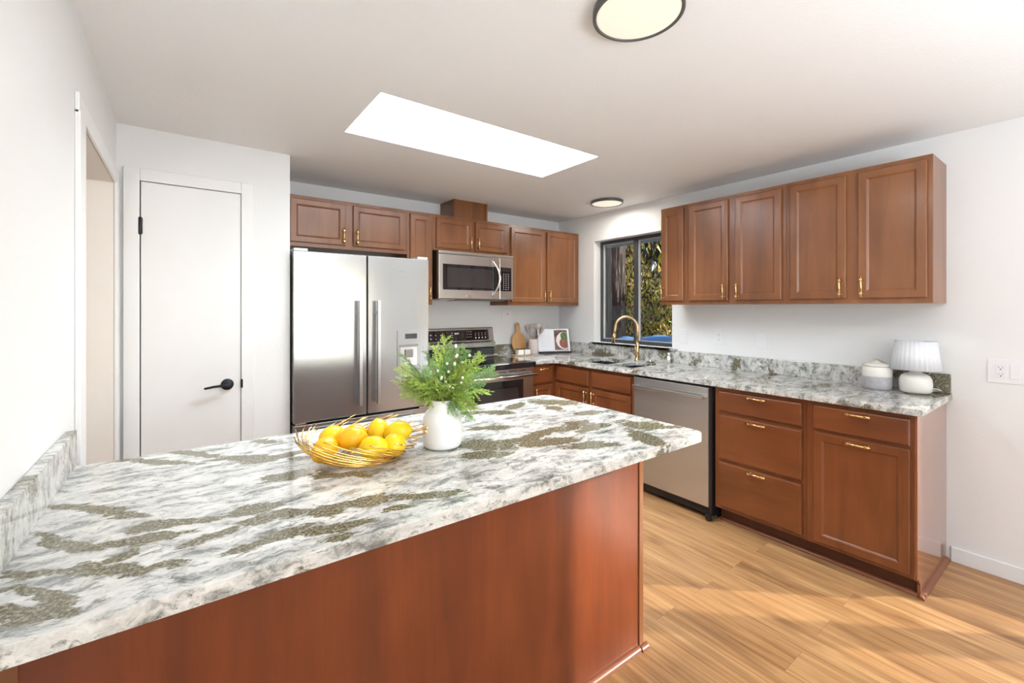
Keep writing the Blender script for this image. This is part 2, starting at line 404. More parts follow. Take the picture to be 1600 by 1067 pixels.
M['utwood'] = plain('orange_brown_spoon_wood', srgb(178, 116, 70), 0.5, 0.12)
M['silic'] = plain('taupe_silicone', srgb(186, 172, 166), 0.5, 0.05)
M['crock'] = plain('pinkish_white_ceramic', srgb(206, 194, 190), 0.4, 0.03)
M['paper'] = plain('book_page_paper', (0.78, 0.79, 0.83), 0.6, 0.01)
M['ink'] = plain('grey_print', (0.42, 0.43, 0.47), 0.6, 0.03)
M['photo_bg'] = plain('printed_photo_wine_cloth', srgb(112, 72, 70), 0.35, 0.15)
M['photo_plate'] = plain('printed_photo_plate', srgb(226, 214, 210), 0.35, 0.02)
M['photo_meat'] = plain('printed_photo_meat', srgb(142, 92, 80), 0.35, 0.35, 60)
M['photo_green'] = plain('printed_photo_greens', srgb(88, 118, 70), 0.35, 0.4, 60)
M['photo_dark'] = plain('printed_photo_dark_band', srgb(60, 44, 42), 0.35, 0.1)
M['lid'] = plain('dark_jar_lid', srgb(96, 66, 56), 0.4, 0.05)
M['glassw'] = plain('white_jar_contents', (0.80, 0.79, 0.74), 0.2, 0.03)
M['lemon'] = plain('lemon_peel', (0.93, 0.62, 0.006), 0.32, 0.05, 30, sss=0.08)
M['lemon2'] = plain('deep_yellow_lemon_peel', (0.90, 0.46, 0.006), 0.32, 0.05, 30, sss=0.08)
M['stem'] = plain('brown_twig_bark', srgb(140, 118, 92), 0.7, 0.15)
M['leafA'] = plain('yellow_green_cedar_foliage', srgb(168, 198, 88), 0.55, 0.25, 30)
M['leafB'] = plain('blue_green_cedar_foliage', srgb(116, 158, 88), 0.55, 0.2, 30)
M['leafC'] = plain('olive_green_cedar_foliage', srgb(142, 166, 66), 0.55, 0.25, 30)
M['berry'] = plain('white_snowberry', (0.86, 0.86, 0.80), 0.35, 0.03)
M['ring'] = plain('grey_lamp_ring_metal', (0.10, 0.098, 0.095), 0.4, 0.08)
k = NT('lit_lamp_diffuser'); k.set(color=(0.3, 0.29, 0.25), emit=srgb(255, 247, 224), estr=0.47, rough=0.6); M['diffuser'] = k.m
k = NT('glowing_skylight_dome'); k.set(color=(0.92, 0.94, 0.96), rough=0.4, emit=(0.95, 0.98, 1.0), estr=2.2); M['dome'] = k.m  # emission in the pane stands in for the bright sky above
M['pane'] = mat_glass('window_pane_glass', refl=0.6)
M['gran_pen'] = mat_granite('granite_white_olive_peninsula', BLOBS)
M['gran'] = mat_granite('granite_white_olive')
M['floor'] = mat_floor()
M['eave'] = plain('pale_blue_eave_paint', srgb(150, 172, 186), 0.6, 0.04)
M['tarp'] = plain('blue_plastic_sheet', srgb(88, 136, 190), 0.35, 0.15)
M['oleafA'] = plain('sunlit_golden_foliage', srgb(225, 190, 100), 0.6, 0.3, 3)
M['oleafB'] = plain('green_shrub_leaf', srgb(158, 178, 60), 0.6, 0.3, 3)
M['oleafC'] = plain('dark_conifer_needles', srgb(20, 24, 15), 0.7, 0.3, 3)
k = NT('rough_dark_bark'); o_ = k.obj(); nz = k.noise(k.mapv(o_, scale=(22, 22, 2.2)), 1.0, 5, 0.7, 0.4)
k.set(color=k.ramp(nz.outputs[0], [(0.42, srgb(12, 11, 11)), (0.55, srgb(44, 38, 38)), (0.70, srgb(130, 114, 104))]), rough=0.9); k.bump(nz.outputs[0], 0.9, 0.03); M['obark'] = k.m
M['soil'] = plain('forest_floor_soil', srgb(92, 78, 50), 0.95, 0.3, 3)
M['hall'] = plain('cream_hallway_paint', (0.80, 0.765, 0.72), 0.6, 0.01)
for nm in ('oleafA', 'oleafB'):
    M[nm].node_tree.nodes['Principled BSDF'].inputs['Transmission Weight'].default_value = 0.0

XL, XW, YC, ZC = -3.6124, -2.809, -0.6127, 2.3055
YR = -6.6                                                    # wall behind the camera
# ------------------------------------------------------------------ setting
def struct(o): o['kind'] = 'structure'; return o
struct(box('floor', M['floor'], None, -5.2, 0.16, YR-0.12, 0.12, -0.12, 0.0))
# ceiling with the skylight opening
SX0, SX1, SY0, SY1 = -2.642, -1.256, -1.722, -1.183
b = MB(); b.slab([(-5.2, YR-0.12), (0.16, YR-0.12), (0.16, 0.12), (-5.2, 0.12)], [[(SX0, SY0), (SX1, SY0), (SX1, SY1), (SX0, SY1)]], ZC, ZC+0.12)
struct(b.build('ceiling', M['ceil']))
b = MB()
for (x0, x1, y0, y1) in ((SX0-0.03, SX0, SY0-0.03, SY1+0.03), (SX1, SX1+0.03, SY0-0.03, SY1+0.03), (SX0, SX1, SY0-0.03, SY0), (SX0, SX1, SY1, SY1+0.03)):
    b.box(x0, x1, y0, y1, ZC+0.12, ZC+0.62)
sk = struct(b.build('window_2', M['ceil']))
MB().box(SX0-0.03, SX1+0.03, SY0-0.03, SY1+0.03, ZC+0.62, ZC+0.64).build('skylight_pane', M['dome'], sk)
# walls
struct(box('wall_back', M['wall'], None, -5.2, 0.16, 0.0, 0.12, 0.0, ZC))
W1 = (-1.409, -0.520, 1.020, 2.036)                          # kitchen window y0,y1,z0,z1
W3 = (-4.75, -3.58, 0.22, 2.06)                               # glazed side door beyond the frame
b = MB()
def wall_x(b, x0, x1, ya, yb, holes):
    ys = sorted({ya, yb} | {h[0] for h in holes} | {h[1] for h in holes})
    for y0, y1 in zip(ys, ys[1:]):
        hs = [h for h in holes if h[0] <= y0 and h[1] >= y1]
        if not hs: b.box(x0, x1, y0, y1, 0, ZC)
        else:
            h = hs[0]
            if h[2] > 0: b.box(x0, x1, y0, y1, 0, h[2])
            b.box(x0, x1, y0, y1, h[3], ZC)
wall_x(b, 0.0, 0.16, YR, 0.0, [W1, W3]); struct(b.build('wall_right', M['wall']))
LO = (-1.600, -0.700, 0.0, 1.990)                            # hallway opening in the left wall
b = MB(); wall_x(b, XL-0.12, XL, YR, YC, [LO]); struct(b.build('wall_left', M['wall']))
b = MB(); b.box(XL-0.12, XW, YC, YC+0.10, 0, ZC)
b.bm.free()
b = MB()                                                     # pantry front wall with its door opening, and its side
DX0, DX1, DZ = -3.519, -3.070, 2.023
b.box(XL-0.12, DX0-0.01, YC, YC+0.10, 0, ZC); b.box(DX1+0.01, XW, YC, YC+0.10, 0, ZC); b.box(DX0-0.01, DX1+0.01, YC, YC+0.10, DZ+0.01, ZC)
b.box(XW-0.08, XW, YC+0.10, -0.001, 0, ZC)
struct(b.build('wall_pantry', M['wall']))
struct(box('wall_hall', M['hall'], None, -5.2, -5.08, YR, 0.0, 0, ZC))
b = MB(); b.box(XL, -3.3, YR-0.12, YR, 0, ZC); b.box(-0.3, 0.16, YR-0.12, YR, 0, ZC); b.box(-3.3, -0.3, YR-0.12, YR, 2.12, ZC); b.box(-3.3, -0.3, YR-0.12, YR, 0, 0.30); b.box(-5.2, XL, YR-0.12, YR, 0, ZC)
struct(b.build('wall_rear', M['wall']))

# skirting
b = MB()
b.prism([(-0.0005, 0.0), (-0.0005, 0.078), (-0.009, 0.078), (-0.012, 0.074), (-0.012, 0.0)], 'y', -3.579, -3.108)
b2 = b.bm
struct(b.build('baseboard_right', M['trim'], bevel=0.0015))

# pantry door with casing, hinges and lever handle
cas = MB()
cw = 0.065
x0, x1, zt = DX0-0.002, DX1+0.002, DZ+0.002
cas.box(x0-cw, x0, YC-0.016, YC-0.0005, 0, zt+cw); cas.box(x1, x1+cw, YC-0.016, YC-0.0005, 0, zt+cw); cas.box(x0, x1, YC-0.016, YC-0.0005, zt, zt+cw)
struct(cas.build('trim_1', M['trim'], bevel=0.003))
dr = struct(empty('door_1', ((DX0+DX1)/2, YC, 0)))
hw_ = (DX1-DX0)/2
box('door_leaf', M['door'], dr, -hw_+0.003, hw_+0.0005, -0.008, 0.030, 0.008, DZ-0.001, 0.002)
box('door_stop', M['winbead'], dr, -hw_-0.006, hw_+0.006, 0.034, 0.05, 0.0, DZ+0.005)
for hz in (1.79, 0.25):
    h = MB(); h.lathe([(0.006, -0.045), (0.0075, -0.042), (0.0075, 0.042), (0.006, 0.045)], (-hw_, -0.014, hz), 16)
    h.box(-hw_, -hw_+0.010, -0.0105, -0.0085, hz-0.042, hz+0.042)
    o = h.build('hinge', M['blackmetal'], dr, recalc=True)
h = MB(); h.lathe([(0.0, -0.020), (0.026, -0.020), (0.031, -0.017), (0.032, -0.0085)], (0.158, 0, 0.926), 36, 'y')
hd = h.build('handle', M['blackmetal'], dr)
h = MB(); h.lathe([(0.010, -0.050), (0.010, -0.020)], (0.158, 0, 0.926), 20, 'y')
h.tube([(0.168, -0.050, 0.926), (0.14, -0.050, 0.926), (0.09, -0.050, 0.923), (0.048, -0.049, 0.917)], [0.0095, 0.0098, 0.009, 0.008], 12, flat=0.75)
h.build('lever', M['blackmetal'], hd)
box('latch_plate', M['blackmetal'], dr, hw_-0.001, hw_+0.010, -0.0175, -0.009, 0.900, 0.950, 0.001)

# hallway opening: casing and jambs on the left wall
b = MB(); T = 0.015
b.box(XL-0.0, XL+T, LO[0]-0.085, LO[0]+0.012, 0, LO[3]+0.0); b.box(XL, XL+T, LO[1]-0.012, YC-0.017, 0, LO[3]); b.box(XL, XL+T*0.8, LO[0]-0.085, YC-0.017, LO[3]-0.012, LO[3]+0.055)
struct(b.build('trim_2', M['trim'], bevel=0.003))
b = MB(); b.box(XL-0.12, XL-0.001, LO[0], LO[0]+0.012, 0, LO[3]); b.box(XL-0.12, XL-0.001, LO[1]-0.012, LO[1], 0, LO[3]); b.box(XL-0.12, XL-0.001, LO[0]+0.012, LO[1]-0.012, LO[3]-0.012, LO[3])
struct(b.build('trim_3', M['hall']))

# kitchen window
def window(name, y0, y1, z0, z1, xf, mull, fw=0.032, bead=True):
    r = struct(empty(name, (xf, (y0+y1)/2, z0)))
    h = (y1-y0)/2; H = z1-z0
    b = MB()
    b.box(0, .05, -h, -h+fw, 0, H); b.box(0, .05, h-fw, h, 0, H); b.box(0, .05, -h+fw, h-fw, 0, fw); b.box(0, .05, -h+fw, h-fw, H-fw, H)
    for m in mull: b.box(-0.004, .05, m[0]-(y0+y1)/2, m[1]-(y0+y1)/2, fw, H-fw)
    b.build('window_frame', M['winframe'], r, 0.002)
    edges = [-h+fw]+[e-(y0+y1)/2 for m in mull for e in m]+[h-fw]
    for a, c in zip(edges[::2], edges[1::2]):
        if bead:
            q = MB(); t = 0.007
            q.box(.008, .03, a, a+t, fw, H-fw); q.box(.008, .03, c-t, c, fw, H-fw); q.box(.008, .03, a+t, c-t, fw, fw+t); q.box(.008, .03, a+t, c-t, H-fw-t, H-fw)
            q.build('glazing_bead', M['winbead'], r)
        MB().box(.034, .038, a, c, fw, H-fw).build('pane', M['pane'], r)
    return r
window('window_1', W1[0], W1[1], W1[2], W1[3], 0.095, [(-0.984, -0.938)])
window('window_3', W3[0], W3[1], W3[2], W3[3], 0.08, [(-4.18, -4.02)], 0.05, False)
r = struct(empty('window_4', (-1.8, YR-0.08, 0.30)))
b = MB(); b.box(-1.5, -1.44, 0, .05, 0, 1.82); b.box(1.44, 1.5, 0, .05, 0, 1.82); b.box(-1.44, 1.44, 0, .05, 0, .06); b.box(-1.44, 1.44, 0, .05, 1.76, 1.82); b.box(-.03, .03, 0, .05, .06, 1.76)
b.build('window_frame', M['winframe'], r)
MB().box(-1.44, -0.03, .02, .024, .06, 1.76).box(.03, 1.44, .02, .024, .06, 1.76).build('pane', M['pane'], r)

# ------------------------------------------------------------------ cabinet kit (front faces local -Y)
def shaker(parent, name, x0, x1, z0, z1, yf, rail=0.042, th=0.019, mat=None):
    b = MB()
    b.rings(x0, x1, z0, z1, [(0, yf-th+0.004), (0.0035, yf-th), (rail-0.004, yf-th), (rail, yf-th+0.002), (rail+0.007, yf-th+0.0075), (rail+0.009, yf-th+0.0075)], yf-0.0006)
    return b.build(name, mat or M['cab'], parent)
def slabfront(parent, name, x0, x1, z0, z1, yf, th=0.019):
    b = MB(); b.rings(x0, x1, z0, z1, [(0, yf-th+0.007), (0.003, yf-th+0.002), (0.008, yf-th)], yf-0.0006)
    return b.build(name, M['cabh'], parent)
def pull_mesh():
    b = MB()
    b.tube([(-0.057, -0.028, 0), (0.057, -0.028, 0)], 0.0048, 12)
    for s in (-1, 1):
        b.lathe([(0.0085, -0.0015), (0.0085, -0.004), (0.0055, -0.006), (0.005, -0.021), (0.0075, -0.024), (0.0075, -0.032), (0.006, -0.034)], (s*0.038, 0, 0), 14, 'y')
    o = b.build('handle', M['brass']); me = o.data; bpy.data.objects.remove(o); return me
PULL = pull_mesh()
def pull(parent, x, z, y, vert=False):
    o = bpy.data.objects.new('handle', PULL); col.objects.link(o); o.parent = parent
    o.location = (x, y, z); o.rotation_euler = (0, R(90) if vert else 0, 0); o['label'] = 'brass bar handle'
    return o
def upper(name, loc, rz, wd, z0, z1, doors, label, group, fw=0.30):
    """doors = (x0,x1,handle x or None)"""
    r = empty(name, (loc[0], loc[1], z0), rz, label, 'cabinet', group)
    H = z1-z0
    b = MB(); b.box(0.0006, wd-0.0006, -fw, -0.001, 0.0, H); b.build('body', M['cab'], r, 0.001)
    for (a, c, hx, dz0, dz1) in doors:
        d = shaker(r, 'door', a, c, dz0-z0, dz1-z0, -fw)
        if hx is not None: pull(d, hx, dz0-z0+0.064, -fw-0.019, True)
    return r
ZU, ZT = 1.388, 2.139
GB = 'cherry stained upper cabinets'
# back wall uppers (local x = world x - x0)
def bu(name, x0, x1, z0, doors, label):
    return upper(name, (x0, 0), 0, x1-x0, z0, ZT, [(a-x0, c-x0, None if h is None else h-x0, p, q) for a, c, h, p, q in doors], label, None, 0.305)
bu('upper_cabinet', XW+0.002, -1.912, 1.788, [(-2.757, -2.390, -2.408, 1.816, 2.113), (-2.335, -1.936, -2.312, 1.816, 2.113)], 'wide two-door wooden wall cabinet directly above the refrigerator')
bu('upper_cabinet', -1.912, -1.690, ZU, [(-1.889, -1.712, -1.729, 1.416, 2.113)], 'narrow single-door wooden wall cabinet between refrigerator and microwave')
bu('upper_cabinet', -1.690, -0.917, 1.842, [(-1.660, -1.320, -1.340, 1.862, 2.113), (-1.281, -0.943, -1.262, 1.862, 2.113)], 'short two-door wooden wall cabinet directly above the microwave')
bu('upper_cabinet', -0.917, -0.004, ZU, [(-0.893, -0.482, -0.502, 1.416, 2.113), (-0.452, -0.033, -0.432, 1.416, 2.113)], 'tall two-door wooden wall cabinet in the corner right of the microwave')
v = empty('vent_chase', (-1.29, -0.13, ZT), 0, 'wooden duct box on top of the cabinets above the microwave', 'duct box')
MB().box(-0.172, 0.172, -0.125, 0.126, 0.0005, ZC-ZT-0.0005).build('body', M['cab'], v, 0.001)
for q in (0.150, -0.172): MB().box(q, q+0.022, -0.131, -0.1255, 0.0005, ZC-ZT-0.0005).build('corner_trim', M['cab'], v, 0.001)
# right wall uppers (local x = -(y - y0))
def ru(y0, y1, doors, label):
    return upper('upper_cabinet', (0, y0), -PI/2, y0-y1, ZU, ZT, [(y0-a, y0-c, y0-h, 1.416, 2.113) for a, c, h in doors], label, None, 0.305)
ru(-1.5125, -1.742, [(-1.527, -1.713, -1.545)], 'narrow single-door wooden wall cabinet beside the window')
ru(-1.742, -2.4153, [(-1.764, -2.052, -2.031), (-2.103, -2.391, -2.124)], 'two-door wooden wall cabinet, middle unit on the window wall')
ru(-2.4153, -3.0888, [(-2.441, -2.728, -2.706), (-2.784, -3.068, -2.806)], 'two-door wooden wall cabinet, end unit nearest the double outlet')

# base cabinets
ZB = 0.868; FD = 0.61
def base(loc, rz, wd, label, fronts, end=False, name='base_cabinet', open_top=False):
    r = empty(name, (loc[0], loc[1], 0), rz, label, 'cabinet', None)
    b = MB()
    if open_top:
        b.box(0.0006, 0.018, -FD, -0.001, 0.1, ZB-0.001); b.box(wd-0.018, wd-0.0006, -FD, -0.001, 0.1, ZB-0.001)
        b.box(0.018, wd-0.018, -FD, -FD+0.02, 0.1, ZB-0.001); b.box(0.018, wd-0.018, -FD+0.02, -0.001, 0.1, 0.12)
    else: b.box(0.0006, wd-0.0006, -FD, -0.001, 0.1, ZB-0.001)
    b.build('body', M['cabb'], r, 0.001)
    box('toe_kick', M['cabin'], r, 0.0006, wd-0.0006, -FD+0.075, -0.002, 0.0005, 0.0995)
    q = MB(); qr = [(0, 0)]+[(-0.018*math.cos(a*PI/12), 0.018*math.sin(a*PI/12)) for a in range(7)]
    q.prism([(-FD+0.0745+u, 0.0005+v_) for u, v_ in qr], 'x', 0.0006, wd-0.0006+(0.0 if end else 0)); q.build('base_shoe', M['shoe'], r)
    for kind, a, c, z0, z1, h in fronts:
        if kind == 'drawer':
            d = slabfront(r, 'drawer', a, c, z0, z1, -FD)
            if h: pull(d, (a+c)/2, z1-h, -FD-0.019)
        elif kind == 'false':
            slabfront(r, 'false_front', a, c, z0, z1, -FD)
        else:
            d = shaker(r, 'door', a, c, z0, z1, -FD, mat=M['cabb'])
            if h == 'top': pull(d, (a+c)/2, z1-0.022, -FD-0.019)
            elif h is not None: pull(d, h, z1-0.075, -FD-0.019, True)
    if end:
        e = MB(); e.prism([(-FD, 0.1), (-FD, ZB-0.001), (-0.001, ZB-0.001), (-0.001, 0.0005), (-FD+0.055, 0.0005), (-FD+0.055, 0.06), (-FD+0.02, 0.10)], 'x', wd, wd+0.012)
        e.build('end_panel', M['gloss'], r, 0.001)
        q = MB(); q.prism([(wd+0.012-u, 0.0005+v_) for u, v_ in qr], 'y', -FD+0.04, -0.0135)
        q.prism([(-FD+0.0745+u, 0.0005+v_) for u, v_ in qr], 'x', wd-0.0006, wd+0.030)
        q.build('base_shoe', M['shoe'], r)
    return r
base((-0.905, 0), 0, 0.905-FD-0.001, 'narrow wooden base cabinet between the range and the inner corner', [('drawer', 0.018, 0.252, 0.696, 0.843, 0.022), ('door', 0.018, 0.252, 0.122, 0.676, 0.040)])
base((-1.892, 0), 0, 0.216, 'sliver of wooden base cabinet between refrigerator and range', [('drawer', 0.018, 0.198, 0.70, 0.843, 0.022), ('door', 0.018, 0.198, 0.122, 0.68, 0.04)])
base((0, -0.0), -PI/2, 1.497, 'two-door wooden sink base cabinet under the window', [('false', 0.640, 1.033, 0.71, 0.838, None), ('false', 1.076, 1.470, 0.71, 0.838, None), ('door', 0.640, 1.033, 0.122, 0.69, 1.013), ('door', 1.076, 1.470, 0.122, 0.69, 1.096)], open_top=True)
base((0, -2.122), -PI/2, 0.514, 'three-drawer wooden base cabinet to the right of the dishwasher', [('drawer', 0.031, 0.496, 0.716, 0.842, 0.014), ('drawer', 0.031, 0.496, 0.42, 0.694, 0.017), ('drawer', 0.031, 0.496, 0.124, 0.398, 0.015)])
base((0, -2.6365), -PI/2, 0.440, 'end wooden base cabinet with one drawer above one paneled door', [('drawer', 0.036, 0.428, 0.720, 0.845, 0.018), ('door', 0.036, 0.428, 0.122, 0.702, 'top')], end=True)

# L-shaped stone worktop with the sink cut-out, upstands and sill
def rc(x, y, r, a0, a1, n=6): return [(x+r*math.cos(R(a0+(a1-a0)*i/n)), y+r*math.sin(R(a0+(a1-a0)*i/n))) for i in range(n+1)]
def rrect(x0, x1, y0, y1, r): return rc(x1-r, y1-r, r, 0, 90)+rc(x0+r, y1-r, r, 90, 180)+rc(x0+r, y0+r, r, 180, 270)+rc(x1-r, y0+r, r, 270, 360)
ZS = 0.900
YE = -3.112
wt = empty('worktop', (-0.33, -1.6, ZB), 0, 'L-shaped grey and white stone worktop around the sink corner', 'worktop')
def W(mb): 
    bmesh.ops.translate(mb.bm, verts=mb.bm.verts[:], vec=(0.33, 1.6, -ZB)); return mb
b = MB(); b.slab([(-0.905, -0.001), (-0.905, -0.648)]+[(-0.72, -0.648), (-0.690, -0.655), (-0.661, -0.684), (-0.650, -0.72)]+[(-0.648, YE+0.006), (-0.642, YE), (-0.001, YE), (-0.001, -0.001)],
    [rrect(-0.545, -0.185, -1.16, -0.80, 0.02), rrect(-0.545, -0.185, -1.43, -1.19, 0.02)], ZB, ZS)
W(b).build('countertop', M['gran'], wt, 0.0025)
W(MB().box(-0.021, -0.001, YE+0.004, -0.022, ZS+0.0003, 1.005)).build('upstand', M['gran'], wt, 0.002)
W(MB().box(-0.905, -0.0215, -0.021, -0.001, ZS+0.0003, 1.000)).build('upstand', M['gran'], wt, 0.002)
so = MB().box(-0.040, 0.093, -1.409+0.001, -0.521, 1.0055, 1.0195).box(-0.040, -0.001, -1.467, -0.495, 1.0055, 1.0195)
so = W(so).build('window_ledge', M['gran'], wt, 0.001)
wt2 = empty('worktop', (-1.78, -0.32, ZB), 0, 'tiny stone worktop strip between refrigerator and range', 'worktop')
MB().box(-0.107, 0.101, -0.328, 0.319, 0, ZS-ZB).build('countertop', M['gran'], wt2, 0.0025)

# sink
s = empty('kitchen_sink', (-0.365, -1.115, 0.70), 0, 'black undermount double-bowl sink set in the worktop below the window', 'sink')
def bowl(y0, y1, nm):
    b = MB(); o = rrect(-0.55+0.365, -0.18+0.365, y0+1.115-0.005, y1+1.115+0.005, 0.025); i = rrect(-0.545+0.365, -0.185+0.365, y0+1.115, y1+1.115, 0.02)
    i2 = rrect(-0.535+0.365, -0.195+0.365, y0+1.115+0.01, y1+1.115-0.01, 0.03)
    zt_ = ZB-0.70-0.0005
    L = [[b.bm.verts.new((x, y, z)) for x, y in ring] for ring, z in ((o, 0.0), (o, zt_), (i, zt_), (i2, 0.006))]
    n = len(o)
    b.bm.faces.new(L[0][::-1]); b.bm.faces.new(L[3])
    for A, B in zip(L, L[1:]):
        for k_ in range(n): b.bm.faces.new((A[k_], A[(k_+1) % n], B[(k_+1) % n], B[k_]))
    o_ = b.build(nm, M['sink'], s)
    MB().lathe([(0.0, 0.0), (0.03, 0.0), (0.042, 0.0025), (0.045, 0.0)], (0, (y0+y1)/2+1.115, 0.0065), 24).build('drain', M['chrome'], o_)
bowl(-1.16, -0.80, 'bowl'); bowl(-1.43, -1.19, 'bowl')

# faucet
f = empty('kitchen_faucet', (-0.130, -1.150, ZS), 0, 'tall brushed gold gooseneck faucet behind the black sink', 'faucet')
b = MB(); b.lathe([(0.0, 0.0005), (0.027, 0.0005), (0.027, 0.006), (0.0185, 0.012), (0.0175, 0.13), (0.0155, 0.15), (0.0145, 0.16)], (0, 0, 0), 28)
b.build('base', M['faucet'], f)
pts = [(0, 0, 0.15), (0, 0, 0.27)]; r_ = 0.094
dx, dy = -0.66, 0.75
for i in range(15):
    a = PI-PI*1.0*i/14; q = r_*(1+math.cos(a)); pts.append((dx*q, dy*q, 0.27+0.02+r_*math.sin(a)))
q = 2*r_; pts += [(dx*(q+0.004), dy*(q+0.004), 0.262), (dx*(q+0.008), dy*(q+0.008), 0.235)]
MB().tube(pts, 0.0125, 16).build('spout', M['faucet'], f)
MB().tube([(dx*(q+0.008), dy*(q+0.008), 0.236), (dx*(q+0.011), dy*(q+0.011), 0.21), (dx*(q+0.018), dy*(q+0.018), 0.150)], [0.014, 0.0155, 0.0155], 18).build('spray_head', M['faucet'], f)
b = MB(); b.tube([(0, 0, 0.066), (-0.045, -0.012, 0.066)], 0.0165, 18); b.tube([(-0.037, -0.010, 0.066), (-0.040, -0.011, 0.130)], [0.0055, 0.0045], 12)
b.build('lever', M['faucet'], f)
g = empty('air_gap', (-0.056, -1.415, ZS), 0, 'slim pale cylindrical air gap standing against the stone upstand', 'air gap')
MB().lathe([(0.0, 0.0005), (0.0135, 0.0005), (0.0135, 0.062), (0.0, 0.062)], (0, 0, 0), 20).build('body', M['ivory'], g)
MB().lathe([(0.0, 0.0625), (0.015, 0.0625), (0.015, 0.072), (0.013, 0.085), (0.008, 0.089), (0, 0.089)], (0, 0, 0), 20).build('cap', M['chrome'], g)
d_ = empty('sink_stopper', (-0.125, -1.285, ZS), 0, 'round black-rimmed sink stopper lying behind the small bowl', 'stopper')
MB().lathe([(0, 0.0005), (0.031, 0.0005), (0.034, 0.003), (0.031, 0.006), (0, 0.006)], (0, 0, 0), 28).build('rim', M['black'], d_)
MB().lathe([(0, 0.0063), (0.026, 0.0063), (0.012, 0.010), (0.009, 0.018), (0, 0.019)], (0, 0, 0), 24).build('knob', M['chrome'], d_)

# ------------------------------------------------------------------ dishwasher
d = empty('dishwasher', (-0.03, -1.8105, 0), -PI/2, 'stainless steel dishwasher between sink cabinet and drawer cabinet', 'dishwasher')
box('body', M['black'], d, -0.302, 0.302, -0.585, 0.02, 0.03, 0.862, 0.002)
box('door_panel', M['steelv'], d, -0.298, 0.284, -0.612, -0.586, 0.088, 0.852, 0.004)
box('gap_strip', M['black'], d, 0.286, 0.302, -0.606, -0.586, 0.05, 0.852)  # black strip painted in for the dark gap beside the door
b = MB(); b.box(-0.285, 0.268, -0.652, -0.640, 0.778, 0.800); b.box(-0.285, -0.262, -0.640, -0.6125, 0.781, 0.797); b.box(0.245, 0.268, -0.640, -0.6125, 0.781, 0.797)
b.build('handle', M['steel'], d, 0.003)
box('kick_plate', M['black'], d, -0.298, 0.290, -0.575, -0.5855, 0.035, 0.084)
MB().box(0.262, 0.300, -0.615, -0.588, 0.008, 0.046).build('foot', M['black'], d, 0.003)
for fx in (-0.27, 0.27): MB().lathe([(0.018, 0.0005), (0.018, 0.006), (0.006, 0.008), (0.006, 0.032)], (fx, -0.50, 0), 14).build('leg', M['darksteel'], d)

# ------------------------------------------------------------------ refrigerator
F0, F1, FY = -2.8, -1.897, -0.66
f = empty('refrigerator', ((F0+F1)/2, -0.35, 0), 0, 'stainless steel french-door refrigerator with two long bar handles', 'refrigerator')
hx = (F1-F0)/2; yo = 0.35
box('body', M['darksteel'], f, -hx+0.002, hx-0.018, -0.575+yo, -0.02+yo, 0.03, 1.700, 0.004)
def fdoor(x0, x1, nm):
    return MB().box(x0, x1, FY+yo, -0.585+yo, 0.652, 1.714).build(nm, M['steelf'], f, 0.004)
XM = -2.3455-(F0+F1)/2
dl = fdoor(-hx, XM-0.004, 'door'); d2 = fdoor(XM+0.004, hx, 'door')
dz = MB().box(-hx, hx, FY+yo, -0.585+yo, 0.09, 0.638).build('freezer_drawer', M['steelf'], f, 0.004)
box('door_gasket', M['black'], f, -hx+0.004, hx-0.004, -0.5845+yo, -0.5755+yo, 0.10, 1.705)
MB().box(-0.36, 0.36, FY+yo-0.045, FY+yo-0.030, 0.585, 0.605).box(-0.34, -0.32, FY+yo-0.030, FY+yo-0.0005, 0.588, 0.602).box(0.32, 0.34, FY+yo-0.030, FY+yo-0.0005, 0.588, 0.602).build('handle', M['steelv'], dz, 0.003)
for dd, xc in ((dl, -2.406), (d2, -2.284)):
    x = xc-(F0+F1)/2
    b = MB(); b.box(x-0.011, x+0.011, FY+yo-0.062, FY+yo-0.036, 0.722, 1.412)
    for zz in (0.80, 1.33): b.box(x-0.007, x+0.007, FY+yo-0.036, FY+yo-0.0005, zz-0.012, zz+0.012)
    b.build('handle', M['steelv'], dd, 0.002)
# ice and water dispenser on the right door
xd0, xd1 = -2.137-(F0+F1)/2, -1.970-(F0+F1)/2
dp = MB(); fy = FY+yo
dp.box(xd0, xd1, fy-0.0045, fy-0.0004, 0.925, 1.203)
dp = dp.build('dispenser', M['steelf'], d2, 0.002)
MB().box(xd0+0.058, xd1-0.020, fy-0.0062, fy-0.0047, 1.145, 1.180).build('display', M['ovenglass'], dp)
MB().box(xd0+0.012, xd1-0.012, fy-0.0062, fy-0.0047, 1.090, 1.104).build('trim_line', M['darksteel'], dp)
MB().box(xd0+0.020, xd1-0.020, fy-0.0066, fy-0.0047, 0.955, 1.086).build('recess', M['chrome'], dp, 0.001)
MB().box(xd0+0.055, xd1-0.055, fy-0.018, fy-0.0068, 1.015, 1.070).build('paddle', M['darksteel'], dp, 0.002)
for x in (-hx+0.045, hx-0.045):
    MB().box(x-0.04, x+0.04, -0.655+yo, -0.50+yo, 1.7155, 1.732).build('hinge_cover', M['plate'], f, 0.004)
for x in (-hx+0.045, hx-0.045):
    MB().box(x-0.03, x+0.03, FY+yo-0.001, -0.60+yo, 0.6405, 0.6495).build('lower_hinge', M['chrome'], f, 0.001)
text('logo', 'FISHER & PAYKEL', 0.0105, M['darksteel'], d2, (-2.115-(F0+F1)/2, fy-0.0004, 1.6155), (R(90), 0, 0), 0.0003, 1.05)
for fx in (-0.38, 0.38):
    for fyy in (-0.5+yo, -0.1+yo): MB().lathe([(0.02, 0.0005), (0.02, 0.01), (0.008, 0.012), (0.008, 0.032)], (fx, fyy, 0), 14).build('foot', M['black'], f)

